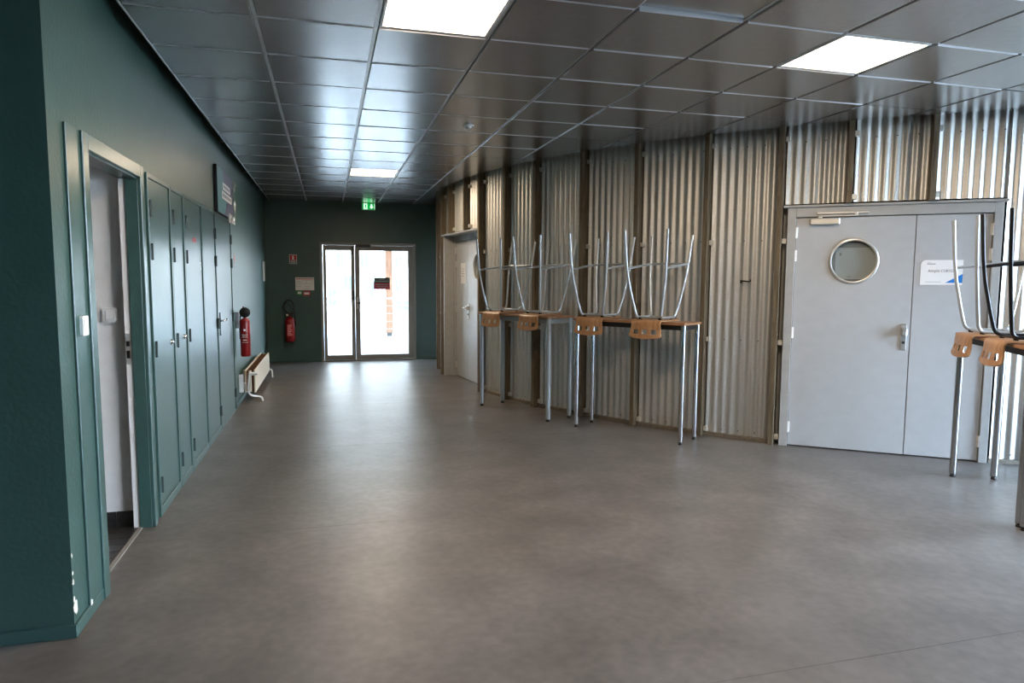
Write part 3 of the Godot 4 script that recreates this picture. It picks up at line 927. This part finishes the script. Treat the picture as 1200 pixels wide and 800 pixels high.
func extinguisher_sign_row() -> void:
	var z := BACK + 0.001
	var s1 := thing("extinguisher_sign", "small red pictogram sign high on the end wall above the extinguisher", "sign", at(-0.58, 1.803, z))
	part("plate", box(Vector3(-0.062, -0.08, 0), Vector3(0.062, 0.08, 0.004)), M.label_white, s1)
	part("red_field", box(Vector3(-0.055, -0.02, 0.004), Vector3(0.055, 0.073, 0.0048)), M.sign_red, s1)
	part("pictogram", prism(PackedVector2Array([Vector2(-0.016, -0.01), Vector2(0.016, -0.01), Vector2(0.016, 0.035), Vector2(0.006, 0.045), Vector2(0.022, 0.06), Vector2(-0.008, 0.06), Vector2(-0.016, 0.04)]), 0.0048, 0.0055), M.label_white, s1)
	part("caption_field", box(Vector3(-0.055, -0.073, 0.004), Vector3(0.055, -0.026, 0.0048)), M.slate, s1)
	part("caption", box(Vector3(-0.04, -0.055, 0.0048), Vector3(0.04, -0.042, 0.0054)), M.label_white, s1)
	var s2 := thing("evacuation_plan", "white evacuation plan with a red heading beside the end door", "sign", at(-0.395, 1.376, z))
	part("plate", box(Vector3(-0.157, -0.112, 0), Vector3(0.157, 0.112, 0.005), 0.001), M.label_white, s2)
	part("heading", box(Vector3(-0.145, 0.078, 0.005), Vector3(0.145, 0.092, 0.0056)), M.sign_red, s2)
	for r in [[-0.14, 0.02, -0.06, 0.025], [-0.14, 0.045, -0.07, 0.05], [-0.14, -0.01, -0.065, -0.005], [-0.05, 0.0, 0.13, 0.004], [-0.05, 0.055, 0.13, 0.059], [-0.05, 0.0, -0.046, 0.059], [0.126, 0.0, 0.13, 0.059], [0.03, 0.0, 0.034, 0.059], [-0.02, -0.05, 0.10, -0.046], [-0.02, -0.09, 0.10, -0.086], [-0.14, -0.05, -0.07, -0.045]]:
		part("plan_line", box(Vector3(r[0], r[1], 0.005), Vector3(r[2], r[3], 0.0056)), M.ink_grey, s2)
	var s3 := thing("first_aid_sign", "tiny green pictogram sign under the evacuation plan", "sign", at(-0.487, 1.212, z))
	part("plate", box(Vector3(-0.05, -0.042, 0), Vector3(0.05, 0.042, 0.004)), M.sign_green, s3)
	part("pictogram", box(Vector3(-0.03, -0.012, 0.004), Vector3(0.03, 0.026, 0.0048)), M.label_white, s3)
	var s4 := thing("alarm_sign", "tiny red pictogram sign under the evacuation plan", "sign", at(-0.365, 1.208, z))
	part("plate", box(Vector3(-0.06, -0.04, 0), Vector3(0.06, 0.04, 0.004)), M.sign_red, s4)
	part("pictogram", box(Vector3(-0.042, -0.018, 0.004), Vector3(0.042, 0.018, 0.0048)), M.label_white, s4)
	# exit sign under the ceiling
	var ex := thing("exit_sign", "lit green exit sign with a running figure and arrow above the end door", "sign", at(0.716, CEIL - 0.06, BACK))
	part("housing", box(Vector3(-0.115, -0.06, 0.0), Vector3(0.115, 0.058, 0.04), 0.004), M.plastic, ex)
	part("green_face", box(Vector3(-0.11, -0.055, 0.04), Vector3(0.11, 0.053, 0.043)), M.exit_green, ex)
	part("door_field", box(Vector3(-0.085, -0.048, 0.043), Vector3(-0.022, 0.048, 0.0444)), M.exit_white, ex)
	part("running_figure", prism(PackedVector2Array([Vector2(-0.07, -0.035), Vector2(-0.058, -0.035), Vector2(-0.052, -0.012), Vector2(-0.042, -0.034), Vector2(-0.032, -0.034), Vector2(-0.042, 0.0), Vector2(-0.036, 0.018), Vector2(-0.044, 0.036), Vector2(-0.056, 0.034), Vector2(-0.066, 0.012), Vector2(-0.06, 0.004)]), 0.0444, 0.0452), M.exit_green, ex)
	part("arrow", prism(PackedVector2Array([Vector2(0.052, -0.042), Vector2(0.086, -0.006), Vector2(0.066, -0.002), Vector2(0.066, 0.04), Vector2(0.038, 0.04), Vector2(0.038, -0.002), Vector2(0.018, -0.006)]), 0.043, 0.0444), M.exit_white, ex)
	part("end_bar", box(Vector3(0.1, -0.048, 0.043), Vector3(0.108, 0.048, 0.0444)), M.exit_white, ex)
	var li := OmniLight3D.new()
	li.name = "exit_glow"
	li.light_color = Color(0.35, 1.0, 0.6)
	li.light_energy = 0.0015
	li.omni_range = 20.0
	li.light_size = 0.05
	li.shadow_enabled = true
	ex.add_child(li)
	li.position = Vector3(0, 0, 0.1)

func extinguisher_body(t: Node3D, r: float, hgt: float) -> void:
	part("cylinder", lathe([Vector2(0.0, 0.0), Vector2(r * 0.86, 0.0), Vector2(r, 0.012), Vector2(r, hgt - r * 0.75), Vector2(r * 0.93, hgt - r * 0.42), Vector2(r * 0.68, hgt - r * 0.14), Vector2(r * 0.3, hgt), Vector2(r * 0.3, hgt + 0.025), Vector2(0.0, hgt + 0.025)], 28), M.red, t)

func build_extinguishers() -> void:
	# powder extinguisher on the left wall, hose end coiled over the head
	var t := thing("fire_extinguisher", "slim red fire extinguisher on the green wall above the radiator", "fire extinguisher", Transform3D(Basis(Vector3.UP, 0.0), Vector3(-0.945, 0.565, -8.46)))
	extinguisher_body(t, 0.056, 0.45)
	part("horn", lathe([Vector2(0.0, 0.012), Vector2(0.012, 0.012), Vector2(0.045, 0.0), Vector2(0.06, -0.006), Vector2(0.06, -0.014), Vector2(0.05, -0.02), Vector2(0.0, -0.03)], 24), M.rubber, t, Transform3D(Basis(Vector3(1, 0, 0), Vector3(0, 0, 1), Vector3(0, -1, 0)), Vector3(0.005, 0.515, 0.035)))
	part("valve", tube([Vector3(0, 0.46, 0), Vector3(0, 0.54, 0)], 0.018, 12), M.steel_dark, t)
	part("safety_pin", tube([Vector3(-0.012, 0.53, 0.02), Vector3(-0.012, 0.585, 0.02)], 0.008, 8), M.red, t)
	part("hose", tube(rounded([Vector3(0, 0.51, -0.01), Vector3(-0.03, 0.53, -0.06), Vector3(-0.06, 0.45, -0.03), Vector3(-0.055, 0.2, 0.0)], 0.05), 0.009, 8), M.rubber, t)
	for r in [[0.30, 0.012, 0.022], [0.255, 0.03, 0.006], [0.24, 0.028, 0.006], [0.225, 0.03, 0.006], [0.19, 0.022, 0.01], [0.165, 0.03, 0.006]]:
		part("label_print", box(Vector3(-r[1], r[0], 0.048), Vector3(r[1], r[0] + r[2], 0.0575)), M.label_white, t)
	part("bracket", box(Vector3(-0.095, 0.33, -0.03), Vector3(-0.06, 0.52, 0.03), 0.003), M.ink_grey, t)
	# CO2 extinguisher on the end wall with its hose in a loop
	var u := thing("fire_extinguisher", "red fire extinguisher with a black hose loop on the end wall", "fire extinguisher", at(-0.652, 0.375, BACK + 0.10))
	extinguisher_body(u, 0.082, 0.42)
	part("valve", tube([Vector3(0, 0.43, 0), Vector3(0, 0.50, 0)], 0.02, 12), M.steel_dark, u)
	part("handle", box(Vector3(-0.03, 0.478, -0.012), Vector3(0.11, 0.498, 0.012), 0.004), M.steel_dark, u)
	var loop := []
	for k in 21:
		var a := PI * 1.05 - PI * 1.15 * k / 20.0
		loop.append(Vector3(-0.01 + 0.085 * cos(a), 0.60 + 0.125 * sin(a), 0.01 + 0.002 * k))
	loop.push_front(Vector3(-0.03, 0.49, 0.0))
	loop.append(Vector3(0.09, 0.47, 0.06))
	loop.append(Vector3(0.10, 0.28, 0.075))
	part("hose", tube(rounded(loop, 0.02, 3), 0.013, 10), M.rubber, u)
	part("gauge", tube([Vector3(-0.04, 0.465, 0.03), Vector3(-0.04, 0.465, 0.045)], 0.02, 14), M.label_white, u)
	part("label", box(Vector3(-0.045, 0.10, 0.068), Vector3(0.05, 0.30, 0.0835)), M.sign_red, u)
	for k in 7:
		part("label_print", box(Vector3(-0.038, 0.285 - 0.027 * k, 0.083), Vector3(0.035 - 0.012 * (k % 3), 0.292 - 0.027 * k, 0.0845)), M.label_white, u)
	part("bracket", box(Vector3(-0.04, 0.2, -0.1), Vector3(0.04, 0.34, -0.07), 0.003), M.ink_grey, u)

func build_radiator() -> void:
	# local: x along the wall toward the far end, z away from the wall
	var L := 2.0
	var t := thing("radiator", "long low cream panel radiator under the wall extinguisher", "radiator", on_left(-8.66, 0.0, 0.0))
	part("front_panel", box(Vector3(0, 0.10, 0.155), Vector3(L, 0.375, 0.172), 0.004), M.cream, t)
	part("back_panel", box(Vector3(0, 0.10, 0.05), Vector3(L, 0.375, 0.064), 0.004), M.cream, t)
	var st := st_new()
	for k in 50:
		var x := 0.03 + (L - 0.06) * k / 49.0
		add_box(st, Vector3(x - 0.0015, 0.115, 0.066), Vector3(x + 0.0015, 0.362, 0.153))
	var f := part("fins", done(st), M.rust, t)
	f.set_meta("label", "rusty convector fins")
	f.set_meta("kind", "stuff")
	for x in [0.03, L - 0.03]:
		part("header_pipe", tube([Vector3(x, 0.11, 0.11), Vector3(x, 0.365, 0.11)], 0.016, 10), M.cream, t)
	part("valve", tube([Vector3(0.0, 0.335, 0.11), Vector3(-0.06, 0.335, 0.11)], 0.014, 10), M.plastic, t)
	part("valve_head", tube([Vector3(-0.035, 0.335, 0.11), Vector3(-0.035, 0.335, 0.2)], 0.02, 12), M.plastic, t)
	part("supply_pipe", tube(rounded([Vector3(-0.06, 0.34, 0.11), Vector3(-0.06, 0.13, 0.09), Vector3(-0.05, 0.07, 0.12), Vector3(-0.02, 0.055, 0.24), Vector3(-0.02, 0.0, 0.25)], 0.05), 0.011, 10), M.plastic, t)
	part("return_pipe", tube(rounded([Vector3(L, 0.13, 0.11), Vector3(L + 0.04, 0.13, 0.11), Vector3(L + 0.04, 0.115, 0.2), Vector3(L + 0.04, 0.0, 0.21)], 0.03), 0.011, 10), M.plastic, t)
	for x in [-0.13, 0.3, L - 0.3]:
		part("wall_bracket", box(Vector3(x - 0.012, 0.13, 0.0015), Vector3(x + 0.012, 0.34, 0.05), 0.002), M.plastic, t)
	part("isolating_valve", tube([Vector3(-0.13, 0.235, 0.0015), Vector3(-0.13, 0.235, 0.075)], 0.012, 10), M.plastic, t)

# ------------------------------------------------------------------ small wall things
func build_small_things() -> void:
	var s := thing("light_switch", "white light switch on the green board left of the doorway", "switch", on_left(-3.326, 1.275, 0.01))
	part("plate", prism(round_rect(0.075, 0.085, 0.01), 0.0, 0.012), M.plastic, s)
	part("rocker", box(Vector3(-0.022, -0.028, 0.012), Vector3(0.022, 0.028, 0.016), 0.002), M.plastic, s)
	var w := thing("light_switch", "white light switch on the white wall inside the side room", "switch", at(-1.218, 1.266, -4.41))
	part("plate", prism(round_rect(0.082, 0.082, 0.009), 0.0, 0.012), M.plastic, w)
	part("rocker", box(Vector3(-0.025, -0.025, 0.012), Vector3(0.025, 0.025, 0.016), 0.002), M.plastic, w)
	# poster board over the lever door
	var p := thing("poster_board", "purple and teal poster board with white text bars above the lever door", "poster", on_left(-7.12, 2.112, 0.004))
	part("board", box(Vector3(0, 0, 0), Vector3(1.08, 0.45, 0.03), 0.003), M.board_edge, p)
	part("teal_field", prism(PackedVector2Array([Vector2(0.01, 0.006), Vector2(0.42, 0.006), Vector2(0.62, 0.12), Vector2(0.36, 0.444), Vector2(0.01, 0.444)]), 0.03, 0.0315), M.teal, p)
	part("purple_field", prism(PackedVector2Array([Vector2(0.42, 0.006), Vector2(1.07, 0.006), Vector2(1.07, 0.444), Vector2(0.36, 0.444), Vector2(0.62, 0.12)]), 0.03, 0.0315), M.purple, p)
	for r in [[0.36, 0.255, 0.88, 0.325], [0.30, 0.16, 0.98, 0.235]]:
		var bar := part("text_bar", box(Vector3(r[0], r[1], 0.0315), Vector3(r[2], r[3], 0.033)), M.label_white, p)
		for k in 5:
			var xa: float = r[0] + 0.04 + (r[2] - r[0] - 0.08) * k / 5.0
			part("lettering", box(Vector3(xa, r[1] + 0.022, 0.033), Vector3(xa + (r[2] - r[0]) * 0.13, r[3] - 0.022, 0.0336)), M.ink_grey, bar)
	part("round_mark", tube([Vector3(0.60, 0.115, 0.0315), Vector3(0.60, 0.115, 0.0328)], 0.022, 16), M.ink, p)
	part("emblem", tube([Vector3(0.52, 0.06, 0.0315), Vector3(0.52, 0.06, 0.0328)], 0.03, 16), M.paper_grey, p)
	# crumpled clear film at the edges of the board
	var fl := st_new()
	fl.set_smooth_group(-1)
	for side in [[Vector3(0.55, -0.05, 0.035), Vector3(1.10, 0.03, 0.035), 10], [Vector3(1.06, 0.02, 0.034), Vector3(1.11, 0.44, 0.034), 8]]:
		var lo: Vector3 = side[0]
		var hi: Vector3 = side[1]
		var wide: bool = hi.x - lo.x > 0.2
		var pr := []
		for k in int(side[2]) + 1:
			var f: float = float(k) / float(side[2])
			var row := []
			for q in 3:
				var g := q / 2.0
				var pt := Vector3(lerpf(lo.x, hi.x, f), lerpf(lo.y, hi.y, g), lo.z) if wide else Vector3(lerpf(lo.x, hi.x, g), lerpf(lo.y, hi.y, f), lo.z)
				row.append(pt + Vector3(rng.randf_range(-0.012, 0.012), rng.randf_range(-0.012, 0.012), rng.randf_range(0.0, 0.03)))
			if k > 0:
				for q in 2: quad(fl, pr[q], row[q], row[q + 1], pr[q + 1])
			pr = row
	part("crumpled_film", done(fl), M.film, p)
	var ws := thing("wall_plaque", "pale plaque on the green wall near the end wall", "sign", on_left(-12.0, 1.42, 0.0))
	part("plate", box(Vector3(0, 0, 0), Vector3(0.36, 0.33, 0.012), 0.002), M.label_white, ws)
	part("rim", box(Vector3(0.16, 0.0, 0.012), Vector3(0.19, 0.33, 0.02), 0.002), M.ink_grey, ws)
	var rs := thing("faint_wall_sign", "faint reddish small sign on the green wall above the extinguisher", "sign", on_left(-8.42, 1.60, 0.0))
	part("plate", box(Vector3(0, 0, 0), Vector3(0.10, 0.16, 0.003)), M.film, rs)
	part("red_print", box(Vector3(0.02, 0.07, 0.003), Vector3(0.08, 0.14, 0.0036)), M.sign_red, rs)
	part("caption", box(Vector3(0.02, 0.02, 0.003), Vector3(0.08, 0.04, 0.0036)), M.ink_grey, rs)
	var hp := arc(136.5, CR - 0.082)
	var hn := (hp - Vector2(CX, CZ)).normalized()
	var hk := thing("wall_hook", "small black hook on the corrugated sheet beside the near double door", "hook", frame(Vector3(hp.x, 1.47, hp.y), Vector2(hn.y, -hn.x)))
	part("peg", tube(rounded([Vector3(-0.045, 0, 0.004), Vector3(-0.03, 0.006, 0.03), Vector3(0.04, 0.0, 0.03), Vector3(0.045, 0.02, 0.03)], 0.012), 0.007, 8), M.black, hk)
	part("base", box(Vector3(-0.055, -0.014, -0.004), Vector3(-0.035, 0.014, 0.006), 0.001), M.black, hk)
	var sd := thing("smoke_detector", "small round detector on the metal ceiling", "detector", at(1.198, CEIL, -5.93))
	part("base", lathe([Vector2(0.0, 0.0), Vector2(0.05, 0.0), Vector2(0.05, -0.008), Vector2(0.042, -0.012), Vector2(0.0, -0.012)], 24), M.plastic, sd)
	part("sensor", lathe([Vector2(0.03, -0.012), Vector2(0.034, -0.02), Vector2(0.022, -0.032), Vector2(0.0, -0.034)], 20), M.alu, sd)

# ------------------------------------------------------------------ bar tables and stools
# table local frame: x along the table, z away from the wall (front), origin at floor, legs from x 0 to len
func bar_table(label: String, o: Vector2, dir: Vector2, len: float, dep: float, leg_m: Material, leg_r: float, apron_m: Material, apron_h: float) -> Node3D:
	var t := thing("bar_table", label, "table", frame(Vector3(o.x, 0, o.y), dir), "high bar tables along the curved wall")
	var ov := leg_r + 0.006
	var top := part("tabletop", box(Vector3(-ov, TABLE_H - 0.022, -dep - ov), Vector3(len + ov, TABLE_H, ov), 0.003), M.table_top, t)
	var st := st_new()
	add_box(st, Vector3(-ov - 0.0008, TABLE_H - 0.020, -dep - ov - 0.0008), Vector3(len + ov + 0.0008, TABLE_H - 0.002, ov + 0.0008), 0.0)
	part("edge_band", done(st), M.table_edge, top)
	for c in [[0.0, 0.0], [len, 0.0], [0.0, -dep], [len, -dep]]:
		var leg := part("leg", tube([Vector3(c[0], 0.026, c[1]), Vector3(c[0], TABLE_H - 0.022, c[1])], leg_r, 18), leg_m, t)
		var fs := st_new()
		add_lathe(fs, [Vector2(0.0, 0.0), Vector2(leg_r * 0.8, 0.0), Vector2(leg_r * 0.82, 0.012), Vector2(leg_r * 0.45, 0.014), Vector2(leg_r * 0.45, 0.022), Vector2(leg_r * 0.92, 0.022), Vector2(leg_r * 0.92, 0.03)], 14, at(c[0], 0, c[1]))
		part("foot", done(fs), M.rubber, leg)
	var ya := TABLE_H - 0.022 - apron_h
	var yb := TABLE_H - 0.0222
	part("apron", box(Vector3(0.0, ya, -0.018), Vector3(len, yb, 0.0), 0.002), apron_m, t)
	part("apron", box(Vector3(0.0, ya, -dep), Vector3(len, yb, -dep + 0.018), 0.002), apron_m, t)
	part("apron", box(Vector3(-0.009, ya, -dep), Vector3(0.009, yb, 0.0), 0.002), apron_m, t)
	part("apron", box(Vector3(len - 0.009, ya, -dep), Vector3(len + 0.009, yb, 0.0), 0.002), apron_m, t)
	return t

# stool standing on its seat, upside down; y 0 = table top, z toward the front, where the backrest hangs
func make_stool(tube_m: Material, label: String) -> Node3D:
	var t := thing("bar_stool", label, "stool", Transform3D(), "bar stools turned upside down on the tables")
	# seat shell
	var prof := []     # (z, y, half width)
	for k in 9:
		var f := k / 8.0
		var z := lerpf(-0.335, 0.0, f)
		prof.append([z, 0.002 + 0.008 * pow(f, 2.0) + 0.010 * pow(1.0 - f, 3.0), 0.168 - 0.02 * f])
	var r := 0.045
	for k in range(1, 8):
		var a := deg_to_rad(8.0 + 72.0 * k / 7.0)
		prof.append([0.012 + r * sin(a) * 0.95, 0.01 - r * (1.0 - cos(a)), 0.148 - 0.003 * sin(a)])
	var last: Array = prof[-1]
	for k in range(1, 13):
		var f := k / 12.0
		prof.append([last[0] + 0.022 * f + 0.006 * f * f, last[1] - 0.128 * f, 0.145 + 0.022 * f])
	# distance along for rounding the two ends
	var n := prof.size()
	var cols := [-1.0, -0.9, -0.78, -0.70, -0.55, -0.33, -0.18, 0.0, 0.18, 0.33, 0.55, 0.70, 0.78, 0.9, 1.0]
	# columns of the three openings, in metres
	var cm := [-0.1185, -0.0615, -0.0285, 0.0285, 0.0615, 0.1185]
	var P := []
	var N := []
	for i in n:
		var p: Array = prof[i]
		var hw: float = p[2]
		var yend: float = p[1] - prof[n - 1][1]
		if i >= n - 6: hw -= 0.03 * pow(1.0 - clampf(yend / 0.03, 0.0, 1.0), 2.2)
		var zend: float = p[0] - prof[0][0]
		if zend < 0.06: hw -= 0.05 * pow(1.0 - zend / 0.06, 2.0)
		var xs := [-hw, -hw * 0.97]
		for c in [-0.1185, -0.09, -0.0615, -0.0285, 0.0, 0.0285, 0.0615, 0.09, 0.1185]: xs.append(c * minf(1.0, hw / 0.135))
		xs.append(hw * 0.97); xs.append(hw)
		var q0: Array = prof[maxi(i - 1, 0)]
		var q1: Array = prof[mini(i + 1, n - 1)]
		var dz: float = q1[0] - q0[0]
		var dy: float = q1[1] - q0[1]
		var nn := Vector3(0, dz, -dy).normalized()
		var rp := []
		var rn := []
		for x in xs:
			var f: float = x / hw
			var curve := 0.010 * f * f if i < 10 else 0.0     # dished seat
			var bow := -0.018 * f * f * clampf((i - 9) / 10.0, 0.0, 1.0)   # backrest curves round
			var sag := -0.012 * f * f * clampf((i - (n - 5)) / 4.0, 0.0, 1.0) * -1.0
			rp.append(Vector3(x, p[1] + curve * -0.3 + sag, p[0] + bow))
			rn.append(nn)
		P.append(rp)
		N.append(rn)
	var hole := {}
	for i in range(n - 1):
		var y0: float = prof[i][1]
		var y1: float = prof[i + 1][1]
		if y0 <= -0.06 and y1 >= -0.122 and i > 14:
			for j in [2, 3, 5, 6, 8, 9]: hole[Vector2i(i, j)] = true
	# columns: 0..12 -> holes span c[0]..c[2] (j 2,3), c[3]..c[5] (j 5,6), c[6]..c[8] (j 8,9)
	part("seat_shell", shell(P, N, hole, 0.011), M.plywood, t)
	var y0 := 0.036
	for s in [-1.0, 1.0]:
		var pts := [Vector3(s * 0.215, 0.826, 0.085), Vector3(s * 0.20, 0.53, 0.068), Vector3(s * 0.188, 0.39, 0.055), Vector3(s * 0.155, 0.20, 0.028), Vector3(s * 0.122, y0, 0.0), Vector3(s * 0.122, y0, -0.275), Vector3(s * 0.155, 0.20, -0.315), Vector3(s * 0.186, 0.41, -0.355), Vector3(s * 0.198, 0.57, -0.385), Vector3(s * 0.21, 0.80, -0.425)]
		part("leg_frame", tube(rounded(pts, 0.05, 5), 0.0122, 10), tube_m, t)
	var fr := [Vector3(-0.196, 0.482, 0.064), Vector3(-0.195, 0.534, -0.378), Vector3(0.195, 0.534, -0.378), Vector3(0.196, 0.482, 0.064)]
	part("footrest", tube(rounded(fr, 0.035, 5), 0.0105, 10), tube_m, t)
	for z in [-0.03, -0.245]:
		part("crossbar", tube([Vector3(-0.122, y0, z), Vector3(0.122, y0, z)], 0.009, 8), tube_m, t)
	for c in [[-0.1, -0.03], [0.1, -0.03], [-0.1, -0.245], [0.1, -0.245]]:
		part("seat_mount", box(Vector3(c[0] - 0.012, 0.01, c[1] - 0.012), Vector3(c[0] + 0.012, y0, c[1] + 0.012), 0.002), M.rubber, t)
	return t

func build_tables() -> void:
	var ua := Vector2(0.4158, 0.9095).normalized()
	var ub := Vector2(0.576, 0.8174).normalized()
	var uc := Vector2(-0.4955, 0.8686).normalized()
	var oa := Vector2(1.718, -7.719)
	var ob := Vector2(2.39, -6.365)
	var oc := Vector2(4.578, -4.036)
	bar_table("high table with light grey legs and grey frame beside the far double door", oa, ua, 1.142, 0.31, M.leg_grey, 0.026, M.leg_grey, 0.055)
	bar_table("high table with chrome legs and black rail in the middle of the curved wall", ob, ub, 1.135, 0.285, M.chrome, 0.022, M.black, 0.045)
	bar_table("high table with brushed steel legs standing before the near double door", oc, uc, 1.10, 0.275, M.steel, 0.024, M.black, 0.045)
	bar_table("high table pushed end to end against the one before the near door", oc + uc * 1.165, uc, 1.10, 0.275, M.steel, 0.024, M.black, 0.045)
	var spots := [
		[oa, ua, 1.142 - 0.865, 0.035, "silver upside-down stool on the grey legged table, next to the far double door", M.silver],
		[oa, ua, 1.142 - 0.225, 0.035, "silver upside-down stool on the grey legged table, at the end by the chrome table", M.silver],
		[ob, ub, 1.135 - 0.945, 0.035, "silver upside-down stool on the chrome legged table, at the end by the grey table", M.silver],
		[ob, ub, 1.135 - 0.33, 0.035, "silver upside-down stool on the chrome legged table, at its free end", M.silver],
		[oc, uc, 0.28, 0.035, "silver upside-down stool on the table before the near double door", M.silver],
		[oc, uc, 0.79, 0.035, "upside-down stool with a black frame on the table before the near double door", M.navy],
	]
	for s in spots:
		var t := make_stool(s[5], s[4])
		var o: Vector2 = s[0]
		t.transform = frame(Vector3(o.x, 0, o.y), s[1]) * at(s[2], TABLE_H, s[3])

# ------------------------------------------------------------------ hall behind the camera and daylight openings
func window_front(called: String, label: String, xf: Transform3D, length: float, n: int) -> void:
	# local x along the front, z outward
	var w := thing(called, label, "window", xf, "", "structure")
	for k in n + 1:
		var x := length * k / n
		part("mullion", box(Vector3(clampf(x - 0.03, 0.0, length - 0.06), 0, 0.02), Vector3(clampf(x + 0.03, 0.06, length), 2.72, 0.10), 0.003), M.alu_paint, w)
		if k < n:
			part("pane", box(Vector3(x + 0.025, 0.06, 0.055), Vector3(x + length / n - 0.025, 2.66, 0.063)), M.glass, w)
	part("rail", box(Vector3(0, 0, 0.02), Vector3(length, 0.06, 0.10), 0.003), M.alu_paint, w)
	part("rail", box(Vector3(0, 2.66, 0.02), Vector3(length, 2.72, 0.10), 0.003), M.alu_paint, w)

func build_hall_shell() -> void:
	struct("wall_hall_left", box(Vector3(-5.2, 0, -3.175), Vector3(-5.1, SOFFIT, 4.6)), M.hall_wall, "plain painted wall on the far left of the hall", "wall")
	var sr := st_new()
	add_box(sr, Vector3(-5.2, 0, 4.6), Vector3(7.15, SOFFIT, 4.75))
	struct("wall_hall_rear", done(sr), M.hall_wall, "plain painted wall behind the viewpoint", "wall")
	var st := st_new()
	add_box(st, Vector3(7.0, 0, 1.7), Vector3(7.15, SOFFIT, 4.6))
	add_box(st, Vector3(7.0, 2.72, -2.8), Vector3(7.15, SOFFIT, 1.7))
	add_box(st, Vector3(7.0, 0, -3.46), Vector3(7.15, SOFFIT, -2.8))
	struct("wall_window_front", done(st), M.hall_wall, "plain wall round the big window front of the hall", "wall")
	struct("wall_auditorium", box(Vector3(7.0, 0, BACK), Vector3(7.15, SOFFIT, -3.46)), M.hall_wall, "outer wall of the room behind the curved wall", "wall")
	window_front("window_1", "tall glazed window front along the right of the hall", Transform3D(Basis(Vector3(0, 0, -1), Vector3.UP, Vector3(1, 0, 0)), Vector3(7.0, 0, 1.7)), 4.5, 4)

func build_outside() -> void:
	struct("ground", box(Vector3(-30, -0.4, -60), Vector3(45, -0.11, 30)), M.terrace, "pale paved ground outside", "ground")
	struct("added_sky_block", box(Vector3(-12, SOFFIT + 0.15, BACK - 0.2), Vector3(7.15, 10.5, 4.75)), M.facade, "white block added out of view above the hall to keep sky light off the courtyard", "building")  # added unseen mass, blocks part of the sky over the courtyard side
	struct("terrace", box(Vector3(-4, -0.11, -17.9), Vector3(5, -0.03, BACK - 0.2)), M.terrace, "pale terrace slab outside the end door", "terrace")
	var p := thing("timber_post", "square timber post outside behind the end door glass", "post", at(1.585, -0.11, -18.7))
	part("shaft", box(Vector3(-0.095, 0.12, -0.095), Vector3(0.095, 3.95, 0.095), 0.008), M.out_wood, p)
	part("shoe", box(Vector3(-0.075, 0.0, -0.075), Vector3(0.075, 0.12, 0.075), 0.004), M.steel_dark, p)
	var r := thing("terrace_railing", "thin white railing along the terrace outside", "railing", at(0, -0.03, -17.8))
	part("handrail", tube([Vector3(-4, 0.99, 0), Vector3(5, 0.99, 0)], 0.02, 8), M.alu, r)
	for k in 8:
		part("baluster", box(Vector3(-3.4 + 1.1 * k - 0.012, 0, -0.012), Vector3(-3.4 + 1.1 * k + 0.012, 0.98, 0.012), 0.002), M.alu, r)
	for y in [0.2, 0.4, 0.6, 0.8]:
		part("wire", tube([Vector3(-4, y, 0), Vector3(5, y, 0)], 0.004, 6), M.alu, r)
	var cn := thing("added_sky_cover", "flat pale slab added out of view over the terrace to cut sky light", "added_sky_cover", at(0, 4.09, 0))  # added out of view, holds back sky light reaching the end door
	part("cover_slab", box(Vector3(-4, 0, -19.2), Vector3(6, 0.2, BACK - 0.2), 0.01), M.facade, cn)
	part("beam", box(Vector3(-4, -0.25, -18.8), Vector3(6, 0, -18.6), 0.01), M.out_wood, cn)
	var b := thing("white_building", "white building with rows of windows beyond the terrace", "building", at(0, -0.11, -30))
	part("wall", box(Vector3(-14, 0, -6), Vector3(18, 14, 0)), M.facade, b)
	for e in [[2.82, 1.85, 0.3, 0.55], [2.82, 0.85, 0.3, 0.55], [2.86, 0.05, 0.55, 0.45], [3.6, 1.85, 0.3, 0.55], [3.6, 0.85, 0.3, 0.55], [0.35, 1.9, 0.33, 0.62], [0.65, 0.95, 0.33, 0.62], [1.35, 1.9, 0.33, 0.62], [1.5, 0.6, 0.4, 0.7], [0.0, 0.3, 0.33, 0.7]]:
		var w := part("window", box(Vector3(e[0] - 0.03, e[1] - 0.03 + 0.11, 0), Vector3(e[0] + e[2] + 0.03, e[1] + e[3] + 0.14, 0.03)), M.alu, b)
		part("pane", box(Vector3(e[0], e[1] + 0.11, 0.03), Vector3(e[0] + e[2] * 0.48, e[1] + e[3] + 0.11, 0.04)), M.win_blue, w)
		part("pane", box(Vector3(e[0] + e[2] * 0.52, e[1] + 0.11, 0.03), Vector3(e[0] + e[2], e[1] + e[3] + 0.11, 0.04)), M.win_blue, w)

func _ready() -> void:
	rng.seed = 7
	materials()
	camera_and_light()
	build_floor()
	build_ceiling()
	build_left_wall()
	build_side_room()
	build_back_wall()
	build_curved_wall()
	build_hall_shell()
	build_doors()
	build_closets()
	ceiling_lamp(Vector2i(2, 0), "square white ceiling light panel over the near end of the closets")
	ceiling_lamp(Vector2i(6, 0), "square white ceiling light panel in front of the near double door")
	ceiling_lamp(Vector2i(2, 9), "square white ceiling light panel before the glazed end door")
	build_tables()
	build_radiator()
	build_extinguishers()
	extinguisher_sign_row()
	build_small_things()
	build_outside()
